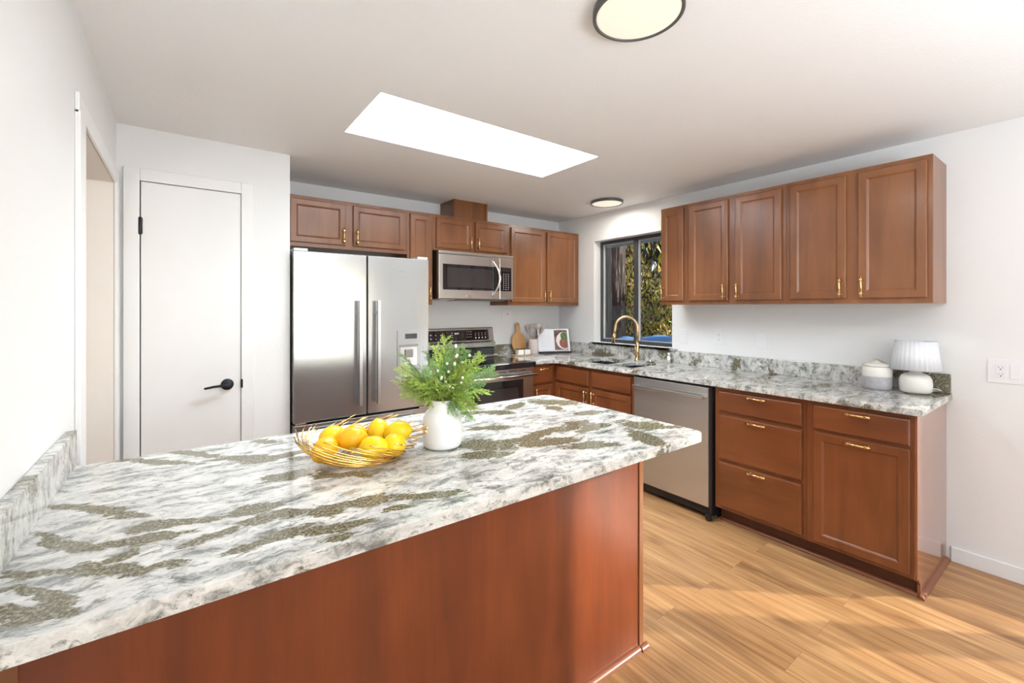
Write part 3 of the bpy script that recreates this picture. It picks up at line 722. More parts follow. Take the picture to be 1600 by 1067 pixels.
# ------------------------------------------------------------------ microwave
m = empty('microwave', (-1.292, -0.19, 1.436), 0, 'stainless over-the-range microwave with black window and curved handle', 'microwave')
box('body', M['darksteel'], m, -0.376, 0.376, -0.160, 0.188, 0.0, 0.399, 0.002)
fr = MB(); fr.box(-0.378, 0.225, -0.192, -0.1605, 0.004, 0.372); fd_ = fr.build('door', M['steel'], m, 0.003)
box('control_column', M['steel'], m, 0.227, 0.378, -0.192, -0.1605, 0.004, 0.372, 0.003)
box('vent_grille', M['steel'], m, -0.378, 0.378, -0.190, -0.1605, 0.375, 0.399, 0.003)
box('side_trim', M['chrome'], m, 0.369, 0.3785, -0.194, -0.1922, 0.004, 0.372)
MB().box(-0.342, 0.219, -0.1945, -0.1922, 0.078, 0.290).build('glass', M['blackglass'], fd_, 0.001)
MB().box(-0.305, 0.150, -0.1962, -0.1947, 0.100, 0.262).build('window_mesh', M['ovenglass'], fd_)
cp = MB().box(0.236, 0.352, -0.1945, -0.1922, 0.078, 0.290).build('control_panel', M['blackglass'], m, 0.001)
b = MB()
for i in range(3):
    for j in range(9): b.box(0.262+i*0.026, 0.271+i*0.026, -0.1953, -0.1947, 0.092+j*0.017, 0.096+j*0.017)
b.build('keypad', M['plate'], cp)
MB().box(0.250, 0.338, -0.1955, -0.1947, 0.255, 0.276).build('display', M['ovenglass'], cp)
pts = [(0.150+0.048*math.sin(PI*i/16), -0.1925-0.040*math.sin(PI*i/16), 0.030+0.315*i/16) for i in range(17)]
MB().tube(pts, [0.006+0.006*math.sin(PI*i/16) for i in range(17)], 12).build('handle', M['chrome'], fd_)
bd = MB().box(-0.118, -0.058, -0.1945, -0.1922, 0.018, 0.040).build('badge', M['chrome'], fd_, 0.001)
text('lettering', 'FRIGIDAIRE', 0.0092, M['darksteel'], bd, (-0.088, -0.1946, 0.029), (R(90), 0, 0), 0.0002)
box('underside_lamp', M['plate'], m, -0.33, -0.2, -0.12, 0.05, -0.006, -0.0005)
box('grease_filter', M['darksteel'], m, -0.15, 0.33, -0.12, 0.10, -0.010, -0.0005, 0.002)

# ------------------------------------------------------------------ range
g = empty('range', (-1.287, -0.34, 0), 0, 'freestanding electric range with stainless oven door and black glass cooktop', 'range')
yo = 0.34; hw = 0.378
box('body', M['darksteel'], g, -hw, hw, -0.625+yo, -0.02+yo, 0.03, 0.888, 0.002)
b = MB(); b.prism([(-0.04+yo, 0.889), (-0.690+yo, 0.889), (-0.700+yo, 0.876), (-0.700+yo, 0.868), (-0.640+yo, 0.858), (-0.6255+yo, 0.858), (-0.6255+yo, 0.889)][::1], 'x', -hw-0.004, hw+0.0) if False else None
bb = MB(); bb.box(-hw-0.002, hw, -0.675+yo, -0.065+yo, 0.8885, 0.907); bb.box(-hw-0.002, hw, -0.700+yo, -0.6255+yo, 0.862, 0.9065)
ct = bb.build('cooktop', M['blackglass'], g, 0.006, seg=3)
for (x, y, r1) in ((-0.19, -0.50, 0.10), (0.19, -0.50, 0.085), (-0.19, -0.22, 0.075), (0.19, -0.22, 0.095)):
    q = MB(); q.tube([(x+r1*math.cos(a*PI/24), y+yo+r1*math.sin(a*PI/24), 0.9072) for a in range(48)], 0.0006, 4, closed=True)
    q.build('burner_ring', M['ring'], ct)
# backguard
b = MB(); b.prism([(-0.018+yo, 0.889), (-0.062+yo, 0.889), (-0.062+yo, 0.985), (-0.085+yo, 0.992), (-0.085+yo, 1.035), (-0.060+yo, 1.050), (-0.040+yo, 1.170), (-0.032+yo, 1.178), (-0.018+yo, 1.178)], 'x', -hw, hw)
bgd = b.build('backguard', M['steel'], g, 0.003)
MB().box(-hw+0.004, hw-0.004, -0.068+yo, -0.0625+yo, 0.915, 0.984).build('lower_panel', M['blackglass'], bgd, 0.001)
b = MB()
b.prism([(-0.0605+yo, 1.058), (-0.0625+yo, 1.060), (-0.0465+yo, 1.157), (-0.0445+yo, 1.157)], 'x', -hw+0.022, hw-0.060)
pn = b.build('control_panel', M['blackglass'], bgd)
b = MB()
def onp(x, t, w_, h_):
    z = 1.060+t; y = -0.0625+yo+0.016*t/0.097-0.0006
    b.box(x, x+w_, y-0.0006, y+0.0004, z, z+h_)
for i in range(3):
    for j in range(3): onp(0.075+i*0.022, 0.030+j*0.024, 0.006, 0.004)
for i in range(4):
    for t in (0.016, 0.045, 0.062): onp(0.165+i*0.036, t, 0.010, 0.012 if t == 0.016 else 0.003)
for i in range(3):
    for t in (0.022, 0.055): onp(-0.30+i*0.05, t, 0.009, 0.010 if i == 0 else 0.004)
for j in range(3): onp(-0.085, 0.03+j*0.02, 0.008, 0.006)
b.build('markings', M['plate'], pn)
b = MB(); onp(-0.055, 0.060, 0.045, 0.014); b.build('clock', M['winbead'], pn)
# oven door
od = MB().box(-hw+0.002, hw-0.002, -0.662+yo, -0.6255+yo, 0.285, 0.857).build('oven_door', M['steel'], g, 0.003)
MB().box(-0.268, 0.268, -0.6645+yo, -0.6622+yo, 0.36, 0.762).build('glass', M['blackglass'], od, 0.001)
MB().box(-0.215, 0.215, -0.6662+yo, -0.6647+yo, 0.40, 0.70).build('window_mesh', M['ovenglass'], od)
b = MB()
for i in range(6): b.box(-0.30+i*0.105, -0.225+i*0.105, -0.6635+yo, -0.6622+yo, 0.832, 0.838)
b.build('vent_slots', M['black'], od)
b = MB(); b.tube([(-0.372, -0.715+yo, 0.800), (0.372, -0.715+yo, 0.800)], 0.0125, 14); b.box(-0.365, -0.345, -0.705+yo, -0.6622+yo, 0.790, 0.810); b.box(0.345, 0.365, -0.705+yo, -0.6622+yo, 0.790, 0.810)
b.build('handle', M['chrome'], od)
dw_ = MB().box(-hw+0.002, hw-0.002, -0.662+yo, -0.6255+yo, 0.085, 0.278).build('storage_drawer', M['steel'], g, 0.003)
box('kick_plate', M['black'], g, -hw+0.01, hw-0.01, -0.60+yo, -0.55+yo, 0.0008, 0.0295)

# ------------------------------------------------------------------ peninsula
PX0, PX1 = XL+0.003, -1.853
p = empty('peninsula_cabinet', ((PX0+PX1)/2, -2.21, 0), 0, 'wooden peninsula base with plain reddish veneer back under the large stone slab', 'cabinet')
hw = (PX1-PX0)/2; yo = 2.21
box('body', M['cab'], p, -hw, hw-0.006, -2.490+yo, -1.90+yo, 0.10, ZB-0.001, 0.001)
box('plinth', M['cabin'], p, -hw, hw-0.02, -2.489+yo, -1.965+yo, 0.0005, 0.0995)
box('back_panel', M['panel'], p, -hw, hw-0.022, -2.4985+yo, -2.4905+yo, 0.0005, ZB-0.001)
box('end_panel', M['panel'], p, hw-0.0055, hw, -2.490+yo, -1.90+yo, 0.0005, ZB-0.001, 0.001)
b = MB(); b.box(hw-0.022, hw+0.004, -2.504+yo, -2.4905+yo, 0.0005, ZB-0.001); b.build('corner_stile', M['cab'], p, 0.003)
b = MB(); b.box(-hw, -hw+0.045, -2.502+yo, -2.499+yo, 0.02, ZB-0.001); b.build('corner_stile', M['cab'], p, 0.0015)
qr = [(0, 0)]+[(-0.019*math.cos(a*PI/12), 0.019*math.sin(a*PI/12)) for a in range(7)]
b = MB(); b.prism([(-2.4990+yo+u, 0.0005+v_) for u, v_ in qr], 'x', -hw, hw-0.022); b.prism([(-2.5045+yo+u, 0.0005+v_) for u, v_ in qr], 'x', hw-0.022, hw+0.018)
b.build('base_shoe', M['shoe'], p)
b = MB(); b.prism([(hw+0.0005-u, 0.0005+v_) for u, v_ in qr], 'y', -2.504+yo, -1.905+yo); b.build('base_shoe', M['shoe'], p)
# kitchen side doors
r_ = empty('x', (0, 0, 0)); bpy.data.objects.remove(r_)
for i in range(3):
    a = -hw+0.03+i*0.575
    b = MB(); b.rings(-(a+0.545), -a, 0.125, 0.845, [(0, -0.015), (0.0035, -0.019), (0.038, -0.019), (0.049, -0.0115)], -0.0006)
    bmesh.ops.rotate(b.bm, verts=b.bm.verts[:], cent=(0, 0, 0), matrix=Matrix.Rotation(PI, 3, 'Z'))
    bmesh.ops.translate(b.bm, verts=b.bm.verts[:], vec=(0, -1.90+yo, 0))
    dd = b.build('door', M['cab'], p)
    o = pull(dd, a+0.50, 0.77, -1.90+yo+0.019, True); o.rotation_euler = (0, R(90), PI)
pt = empty('worktop', (-2.69, -2.27, ZB), 0, 'large white and olive veined stone slab on the peninsula', 'worktop')
def P_(mb): bmesh.ops.translate(mb.bm, verts=mb.bm.verts[:], vec=(2.69, 2.27, -ZB)); return mb
xs, ys0, ys1, rr_ = -1.772, -2.722, -1.826, 0.035
b = MB(); b.slab(rc(xs-rr_, ys1-rr_, rr_, 0, 90)+[(XL+0.001, ys1), (XL+0.001, ys0)]+rc(xs-rr_, ys0+rr_, rr_, 270, 360), [], ZB, ZS)
P_(b).build('countertop', M['gran_pen'], pt, 0.005, seg=3)
P_(MB().box(XL+0.001, XL+0.024, -2.95, -1.812, ZS+0.0003, 1.003)).build('upstand', M['gran'], pt, 0.002)

# ------------------------------------------------------------------ vase with greenery
VC = Vector((-2.640, -2.292, ZS))
v = empty('vase', VC, 0, 'matte white bottle-shaped ceramic vase beside the bowl of lemons', 'vase')
prof = [(0.0, 0.0006), (0.048, 0.0006), (0.058, 0.004), (0.0635, 0.012), (0.0650, 0.030), (0.0655, 0.080), (0.0635, 0.098), (0.056, 0.114), (0.046, 0.126), (0.041, 0.138), (0.0395, 0.150), (0.0405, 0.157), (0.0385, 0.158), (0.037, 0.150), (0.038, 0.138), (0.043, 0.126), (0.050, 0.11), (0.057, 0.095), (0.057, 0.02), (0.0, 0.012)]
MB().lathe(prof, (0, 0, 0), 56).build('body', M['vase'], v)

pl = empty('greenery_bouquet', VC+Vector((0, 0, 0.016)), 0, 'leafy green cedar sprigs with white berries filling the white vase', 'bouquet')
rnd = random.Random(11)
def sprig(base_dir, length, mat, seed, droop=0.0):
    rn = random.Random(seed)
    V, Fc = [], []
    d0 = Vector(base_dir).normalized()
    # stem path: from vase bottom up through the neck, then outward
    length *= 1.2
    neck = Vector((rn.uniform(-.02, .02), rn.uniform(-.02, .02), 0.140))
    path = [Vector((rn.uniform(-.012, .012), rn.uniform(-.012, .012), 0.002)), neck*0.5, neck]
    p0 = neck.copy(); dirv = (Vector((0, 0, 1))*0.55+d0).normalized(); n = 9
    for i in range(n):
        dirv = (dirv*0.8+d0*0.25+Vector((0, 0, -droop*i/n))*0.3).normalized()
        p0 = p0+dirv*(length/n); path.append(p0.copy())
    side0 = dirv.cross(Vector((rn.uniform(-1, 1), rn.uniform(-1, 1), rn.uniform(-.5, 1)))).normalized()
    def blade(p, d, ln, wd, nrm):
        s_ = d.cross(nrm)
        if s_.length < 1e-5: return
        s_.normalize(); i0 = len(V)
        V.extend([p, p+d*ln*0.5+s_*wd, p+d*ln, p+d*ln*0.5-s_*wd+nrm*wd*0.6]); Fc.append((i0, i0+1, i0+2)); Fc.append((i0, i0+2, i0+3))
    def at(t):
        f_ = 3+t*(len(path)-4.001); i = int(f_); return path[i].lerp(path[i+1], f_-i), (path[i+1]-path[i]).normalized()
    m_ = int(length*185)
    for i in range(m_):
        t = (i+0.5)/m_; q, dv = at(t)
        sgn = 1 if i % 2 else -1
        nrm = dv.cross(side0).normalized()
        s_ = (side0*sgn+nrm*rn.uniform(-.55, .55)).normalized()
        L = (0.050*(1-0.72*t)+0.010)*rn.uniform(.75, 1.15)
        bd_ = (dv*0.75+s_*0.85+Vector((0, 0, -0.12-droop*.3))).normalized()
        k_ = max(4, int(L/0.0042))
        for j in range(k_):
            u = (j+.5)/k_; pp = q+bd_*(L*u)
            for sg in (-1, 1):
                sd = (bd_.cross(nrm)*sg)
                ld = (bd_*0.8+sd*0.75+nrm*rn.uniform(-.7, .7)+Vector((rn.uniform(-.2,.2), rn.uniform(-.2,.2), rn.uniform(-.2,.2)))).normalized()
                blade(pp, ld, rn.uniform(.007, .0125)*(1.1-.45*u), 0.0017, (nrm+Vector((rn.uniform(-.5,.5),)*3)).normalized())
        i0 = len(V); wv_ = bd_.cross(nrm).normalized()*0.0008
        V.extend([q-wv_, q+wv_, q+bd_*L]); Fc.append((i0, i0+1, i0+2))
    st = MB().tube(path, [0.0016]*4+[0.0013]*(len(path)-4), 5)
    o = pymesh('sprig', V, Fc, mat, pl)
    st.build('stem', M['stem'], o)
    return o
right = Vector((0.805, -0.593, 0)); fwd = Vector((0.593, 0.805, 0))
specs = [ # right, up, toward-away, length, colour, droop
 (-0.85, 0.85, 0.1, .165, 'B', 0), (-1.0, 0.62, -0.15, .155, 'A', 0), (-1.05, 0.32, 0.2, .135, 'C', .1), (-0.95, 0.10, -0.3, .125, 'C', .1), (-0.55, 1.0, 0.25, .145, 'B', 0),
 (-0.25, 1.1, -0.2, .155, 'A', 0), (0.05, 1.15, 0.1, .170, 'A', 0), (0.30, 1.05, 0.35, .150, 'B', 0), (0.62, 0.95, 0.05, .160, 'B', 0), (0.98, 0.85, -0.1, .170, 'A', 0),
 (1.05, 0.50, 0.2, .150, 'B', .1), (1.05, 0.22, -0.2, .120, 'A', .5), (0.85, 0.05, -0.45, .115, 'A', 1.2), (0.50, 0.45, -0.8, .120, 'C', .3), (-0.05, 0.60, -0.9, .125, 'C', .1),
 (-0.50, 0.45, -0.75, .120, 'A', .2), (0.0, 0.5, 0.9, .13, 'B', .2), (0.6, 0.4, 0.8, .13, 'C', .3), (-0.7, 0.5, 0.7, .14, 'B', .1), (0.40, 0.8, -0.5, .125, 'C', 0),
 (-0.30, 0.85, -0.5, .125, 'B', 0), (0.72, 0.35, -0.35, .125, 'C', .2), (-0.75, 0.3, -0.1, .11, 'C', 0), (0.75, -0.15, -0.1, .105, 'B', 1.8), (-0.12, 0.9, 0.5, .14, 'C', 0)]
for i, (a, u_, c_, L, cc, dp_) in enumerate(specs):
    sprig(right*a+fwd*c_+Vector((0, 0, u_)), L, M['leaf'+cc], 100+i, dp_)
# two bare twigs and berry stems
for i, (a, u_, c_, L) in enumerate([(0.42, 1.25, 0.0, .20), (0.62, 1.1, -0.1, .175), (0.30, 1.2, -0.3, .165), (-0.1, 1.0, -0.55, .13), (0.55, .75, -0.6, .12)]):
    dv = (right*a+fwd*c_+Vector((0, 0, u_))).normalized(); rn = random.Random(50+i)
    pth = [Vector((0, 0, 0.004)), Vector((0.005*i-.01, 0, .13))]; q = pth[-1].copy()
    for j in range(6): q = q+(dv+Vector((rn.uniform(-.2,.2), rn.uniform(-.2,.2), rn.uniform(-.15,.15)))).normalized()*L/6; pth.append(q.copy())
    b = MB().tube(pth, [0.002]*3+[0.0018]*3+[0.0014]*(len(pth)-6), 6)
    bp = []
    for j in range(3, len(pth)):
        sd = (right*rn.uniform(-1, 1)+Vector((0, 0, rn.uniform(0, .8)))-fwd*rn.uniform(0.2, .9)).normalized()
        e = pth[j]+sd*0.017; b.tube([pth[j], e], 0.0009, 5); bp.append(e)
        if rn.random() < .5: bp.append(e+Vector((rn.uniform(-.008, .008), rn.uniform(-.008, .008), .004)))
    tw = b.build('twig', M['stem'], pl)
    for e in bp[: (6 if i else 8)]:
        MB().ell(e, .0046, .0046, .0046, seg=10).build('berry', M['berry'], tw)

# ------------------------------------------------------------------ gold wire bowl with lemons
BC = Vector((-2.895, -2.262, ZS))
wb = empty('wire_bowl', BC, 0, 'swirling polished gold wire bowl holding lemons on the peninsula', 'bowl')
rn = random.Random(5)
NW = 46
for i in range(NW):
    a0 = 2*PI*i/NW+rn.uniform(-.04, .04); pts = []; sweep = R(118+rn.uniform(-10, 14)); lift = rn.uniform(.92, 1.12); n = 15
    for j in range(n):
        t = j/(n-1); a = a0-sweep*t
        rr = 0.070+0.125*(t**0.85)
        z = 0.005+0.006*(i % 3)+(0.075*lift)*(t**2.0)
        x, y = rr*math.cos(a), rr*math.sin(a)*0.86
        pts.append((right.x*x+fwd.x*y, right.y*x+fwd.y*y, z))
    MB().tube(pts, 0.0016, 6).build('wire', M['gold'], wb)
MB().tube([(0.070*math.cos(a*PI/20)*1.0, 0.070*math.sin(a*PI/20), 0.0032) for a in range(40)], 0.0026, 8, closed=True).build('base_ring', M['gold'], wb)
lem = [((-3.005, -2.262), 0.949, 'lemon2', (0.3, 1.2, 0.9), 'lemon at the far left of the bowl, partly behind the wires'),
       ((-2.968, -2.190), 0.962, 'lemon', (1.2, 0.4, 1.9), 'bright lemon at the left rear of the bowl'),
       ((-2.895, -2.172), 0.952, 'lemon2', (0.6, 1.3, 0.2), 'small deep-yellow lemon at the back, left of centre in the bowl'),
       ((-2.928, -2.262), 0.968, 'lemon2', (1.4, 0.2, 1.2), 'glossy deep-yellow lemon lying on top at the centre left'),
       ((-2.825, -2.205), 0.960, 'lemon', (0.3, 0.5, 2.0), 'upright lemon at the centre rear of the bowl'),
       ((-2.888, -2.335), 0.952, 'lemon', (1.5, 0.1, -0.75+PI/2), 'large lemon lying lengthwise at the front of the bowl'),
       ((-2.782, -2.262), 0.965, 'lemon', (1.4, 0.1, 1.1), 'lemon with a pointed tip at the right rear of the bowl'),
       ((-2.822, -2.330), 0.948, 'lemon', (1.5, 0.3, 2.6), 'lemon at the right front of the bowl behind the wires')]
for (xy, z, mt, rot, lab) in lem:
    o = MB().ell((0, 0, 0), .0345, .0345, .042, None, 26, 0.10).build('lemon', M[mt])
    o.location = (xy[0], xy[1], z); o.rotation_euler = rot
    tag(o, lab, 'lemon', 'lemons in the gold wire bowl')

# ------------------------------------------------------------------ items in the corner behind the range
cb = empty('cutting_board', (-0.607, -0.072, ZS), 0, 'oval light wooden paddle board leaning on the wall beside the range', 'cutting board')
out = []
for a in range(-62, 243, 8): out.append((0.0+0.088*math.cos(R(a)), 0.110+0.107*math.sin(R(a)))) 
ov = [(0.088*math.sin(R(a)), 0.108-0.107*math.cos(R(a))) for a in range(0, 161, 8)]
rs = ov+[(0.024, 0.228), (0.0205, 0.262), (0.022, 0.292), (0.017, 0.306), (0.007, 0.3135)]
prof = rs+[(-x, z) for x, z in rs[::-1] if x > 1e-6]
b = MB()
hole = [(0.006*math.cos(a*PI/6), 0.290+0.009*math.sin(a*PI/6)) for a in range(12)]
b.slab(prof, [hole], 0.0, 0.016)
bmesh.ops.rotate(b.bm, verts=b.bm.verts[:], cent=(0, 0, 0), matrix=Matrix.Rotation(R(90), 3, 'X'))
bmesh.ops.rotate(b.bm, verts=b.bm.verts[:], cent=(0, 0, 0), matrix=Matrix.Rotation(R(-8), 3, 'X'))
bmesh.ops.translate(b.bm, verts=b.bm.verts[:], vec=(0, 0.002, 0.0032))
b.build('board', M['tan'], cb, 0.003)

ck = empty('utensil_crock', (-0.500, -0.165, ZS), 0, 'pale pinkish ceramic cylinder holding the cooking utensils', 'crock')
MB().lathe([(0, .0006), (.049, .0006), (.051, .004), (.051, .148), (.0495, .150), (.047, .148), (.047, .012), (0, .012)], (0, 0, 0), 40).build('body', M['crock'], ck)
def utensil(nm, lab, tip, head, tipdir=(0, 0, 1)):
    e = empty(nm, (-0.500, -0.165, ZS+0.014), 0, lab, 'utensil', 'utensils standing in the ceramic crock')
    t = Vector(tip); t = Vector((t.x*1.25, t.y, t.z*1.04)); s0 = Vector((-t.x*0.45, -t.y*0.45, 0.002)); mid = s0.lerp(t, .62)
    MB().tube([s0, mid], 0.0055, 8).build('handle', M['utwood'], e)
    b = MB().tube([mid, t], [0.0048, 0.0035], 8)
    up = (t-s0).normalized(); q = up.to_track_quat('Z', 'Y')
    if head == 'spoon': b.ell(t+up*.026, .034, .010, .042, q, 14)
    if head == 'ladle': b.ell(t+up*.020, .052, .026, .034, q, 16)
    if head == 'spatula':
        b.ell(t+up*.028, .021, .005, .042, q, 12)
    b.build('head', M['silic'], e)
    if head == 'whisk':
        for k_ in range(5):
            an = PI*k_/5; pts = []
            for j in range(13):
                s_ = j/12*2*PI; rr = 0
                pts.append(t+q @ Vector((0.020*math.sin(s_)*math.cos(an), 0.020*math.sin(s_)*math.sin(an), 0.035-0.035*math.cos(s_))))
            MB().tube(pts, 0.0012, 5).build('wire', M['silic'], e)
utensil('spatula', 'slim taupe spatula leaning left in the crock', (-0.055, 0.01, 0.205), 'spatula')
utensil('whisk', 'taupe balloon whisk in the crock, second from left', (-0.018, -0.02, 0.200), 'whisk')
utensil('ladle', 'wide taupe ladle rising highest from the crock', (0.035, 0.012, 0.232), 'ladle')
utensil('mixing_spoon', 'round taupe spoon leaning right in the crock', (0.068, -0.012, 0.195), 'spoon')
utensil('slotted_turner', 'taupe turner standing upright at the middle of the crock', (0.008, 0.025, 0.185), 'spatula')

tr = empty('spice_tray', (-0.690, -0.225, ZS), R(-8), 'small pale wooden tray under two square white jars', 'tray')
MB().box(-0.105, 0.085, -0.035, 0.035, 0.0008, 0.010).build('board', M['tan'], tr, 0.003)
for i, (x, lab) in enumerate(((-0.718, 'square white spice jar with dark lid, left one on the tray'), (-0.645, 'square white spice jar with dark lid, right one on the tray'))):
    j = empty('spice_jar', (x, -0.222-0.010*i, ZS+0.0105), R(-8), lab, 'jar', 'square jars on the wooden tray')
    MB().box(-.031, .031, -.028, .028, 0.0003, .050).build('body', M['glassw'], j, .003)
    MB().box(-.032, .032, -.029, .029, .0503, .056).build('lid', M['lid'], j, .001)

# cookbook standing open
bk = empty('cookbook', (-0.275, -0.235, ZS), R(-22), 'open cookbook with a food photo page standing on a black holder', 'book')
tilt = R(-14)
def bt(b):
    bmesh.ops.rotate(b.bm, verts=b.bm.verts[:], cent=(0, 0, 0), matrix=Matrix.Rotation(tilt, 3, 'X'))
    bmesh.ops.translate(b.bm, verts=b.bm.verts[:], vec=(0, 0, 0.018)); return b
HB = 0.232
def page(sg, nm, mat, yoff=0.0):
    b = MB(); n = 12; top = []; bot = []
    prof_ = []
    for i in range(n+1):
        t = i/n; x = sg*0.172*t
        y = -0.016*math.sin(PI*min(1, t*1.15))*(1-.35*t)-0.004+0.0*t
        prof_.append((x, y+yoff))
    back = [(x, 0.002) for x, y in prof_[::-1]]
    b.prism(prof_+back, 'z', 0.0, HB); return bt(b).build(nm, mat, bk)
page(-1, 'left_pages', M['paper']); page(1, 'right_pages', M['paper'])
bt(MB().box(-0.180, 0.180, 0.0025, 0.006, -0.004, HB+0.004)).build('cover', M['black'], bk)
b = MB(); b.box(-0.165, 0.165, -0.045, 0.075, 0.0006, 0.006); b.box(-0.165, 0.165, -0.045, -0.041, 0.006, 0.020); b.prism([(0.007, 0.006), (0.012, 0.006), (0.060, 0.19), (0.055, 0.19)], 'x', -0.09, 0.09)
b.build('holder', M['black'], bk, 0.001)
def decal(nm, mat, pts, par=None, d0=0.0):
    """2-D outline (x,z) on the right page, laid just in front of the curved page"""
    b = MB(); vs_ = []
    def yy(x): 
        t = abs(x)/0.172; return -0.016*math.sin(PI*min(1, t*1.15))*(1-.35*t)-0.0046-d0
    vs_ = [b.bm.verts.new((x, yy(x), z)) for x, z in pts]
    b.bm.faces.new(vs_); bmesh.ops.triangulate(b.bm, faces=b.bm.faces[:])
    return bt(b).build(nm, mat, par or bk, recalc=True)
def strip(nm, mat, x0, x1, z0, z1, d0=0.0, n=8):
    b = MB()
    def yy(x):
        t = abs(x)/0.172; return -0.016*math.sin(PI*min(1, t*1.15))*(1-.35*t)-0.0044-d0
    prev = None
    for i in range(n+1):
        x = x0+(x1-x0)*i/n; cur = (b.bm.verts.new((x, yy(x), z0)), b.bm.verts.new((x, yy(x), z1)))
        if prev: b.bm.faces.new((prev[0], cur[0], cur[1], prev[1]))
        prev = cur
    return bt(b).build(nm, mat, bk, recalc=True)
def disc(nm, mat, cx, cz, r, d0, clip=(0.004, 0.163, 0.014, 0.222), sq=1.0):
    b = MB()
    def yy(x):
        t = abs(x)/0.172; return -0.016*math.sin(PI*min(1, t*1.15))*(1-.35*t)-0.0044-d0
    n = 22; rows = []
    for i in range(n+1):
        x = cx-r+2*r*i/n
        if x < clip[0] or x > clip[1]: continue
        h = math.sqrt(max(0, r*r-(x-cx)**2))*sq
        z0, z1 = max(clip[2], cz-h), min(clip[3], cz+h)
        if z1 <= z0: z1 = z0+0.0005
        rows.append((b.bm.verts.new((x, yy(x), z0)), b.bm.verts.new((x, yy(x), z1))))
    for A, B in zip(rows, rows[1:]): b.bm.faces.new((A[0], B[0], B[1], A[1]))
    return bt(b).build(nm, mat, bk, recalc=True)
strip('food_photo', M['photo_bg'], 0.004, 0.150, 0.012, 0.218, 0.0002)
strip('photo_table_edge', M['photo_dark'], 0.004, 0.070, 0.150, 0.185, 0.0005)
disc('plate_picture', M['photo_plate'], 0.112, 0.108, 0.092, 0.0008, (0.004, 0.150, 0.014, 0.216))
disc('meat_picture', M['photo_meat'], 0.110, 0.082, 0.058, 0.0011, (0.004, 0.148, 0.014, 0.216), 0.95)
disc('greens_picture', M['photo_green'], 0.115, 0.155, 0.048, 0.0014, (0.004, 0.148, 0.014, 0.212), 0.9)
b = MB()
def yy(x):
    t = abs(x)/0.172; return -0.016*math.sin(PI*min(1, t*1.15))*(1-.35*t)-0.0046
for z, x0, x1 in [(0.206, -.11, -.06), (0.196, -.12, -.05)]+[(0.172-0.009*i, -.145, -.035+0.01*((i*7) % 3)-0.02) for i in range(15)]:
    n = 8
    for i in range(n):
        xa, xb = x0+(x1-x0)*i/n, x0+(x1-x0)*(i+1)/n
        v_ = [b.bm.verts.new(q) for q in ((xa, yy(xa), z), (xb, yy(xb), z), (xb, yy(xb), z+.0012), (xa, yy(xa), z+.0012))]; b.bm.faces.new(v_)
bt(b).build('recipe_text', M['ink'], bk)

# jar and lamp at the right end
j = empty('lidded_jar', (-0.135, -2.822, ZS), 0, 'white ceramic canister with grey banded foot and rope-topped lid', 'canister')
MB().lathe([(0, .0006), (.064, .0006), (.068, .004), (.070, .02), (.070, .072), (.0695, .0735)], (0, 0, 0), 48).build('grey_band', M['greyband'], j)
MB().lathe([(.0695, .0737), (.070, .075), (.070, .110), (.066, .124), (.060, .130), (0, .130)], (0, 0, 0), 48).build('body', M['ivory'], j)
ld = MB().lathe([(0, .1303), (.064, .1303), (.068, .134), (.066, .140), (.040, .148), (.014, .153), (.010, .160), (0.0, .163)], (0, 0, 0), 48).build('lid', M['ivory'], j)
MB().tube([(-.034, .030, .146), (-.022, .018, .158), (-.010, .008, .166), (.004, 0, .168), (.020, -.010, .160), (.036, -.024, .150), (.050, -.034, .142)], .0042, 8).build('rope', M['linen'], ld)
l = empty('table_lamp', (-0.118, -2.985, ZS), 0, 'small table lamp with round ivory base and pleated white shade', 'lamp')
MB().lathe([(0, .0006), (.050, .0006), (.062, .004), (.068, .015), (.0705, .045), (.068, .075), (.060, .093), (.046, .104), (.030, .109), (.026, .116), (.024, .122), (0, .122)], (0, 0, 0), 56).build('base', M['ivory'], l)
n = 120; prof = [(.104, .128), (.0865, .282), (.0855, .282), (.103, .128)]
b = MB(); rings = []
for (r, h) in prof:
    rings.append([b.bm.verts.new(((r*(1+.018*math.cos(30*2*PI*i/n)))*math.cos(2*PI*i/n), (r*(1+.018*math.cos(30*2*PI*i/n)))*math.sin(2*PI*i/n), h)) for i in range(n)])
for A, B in zip(rings, rings[1:]+rings[:1]):
    for i in range(n): f_ = b.bm.faces.new((A[i], A[(i+1) % n], B[(i+1) % n], B[i])); f_.smooth = True
b.build('lamp_shade', M['shade'], l)
b = MB(); b.tube([(.0, .0, .122), (0, 0, .200)], .006, 10)
b.tube([(-.085, 0, .27), (0, 0, .27), (.085, 0, .27)], .0015, 6); b.tube([(0, 0, .19), (0, 0, .272)], .002, 6)
b.build('stem', M['brass'], l)
cd = []
for i in range(40):
    a = i/39*4*PI; cd.append((.045+.012*math.sin(a*.5)+.020*math.cos(a), -.060+.034*math.sin(a), .006+.018*(0.5-0.5*math.cos(a))+.0002*i))
MB().tube([(.060, -.010, .010), (.062, -.035, .008)]+cd, .0022, 6).build('cord', M['cord'], l)

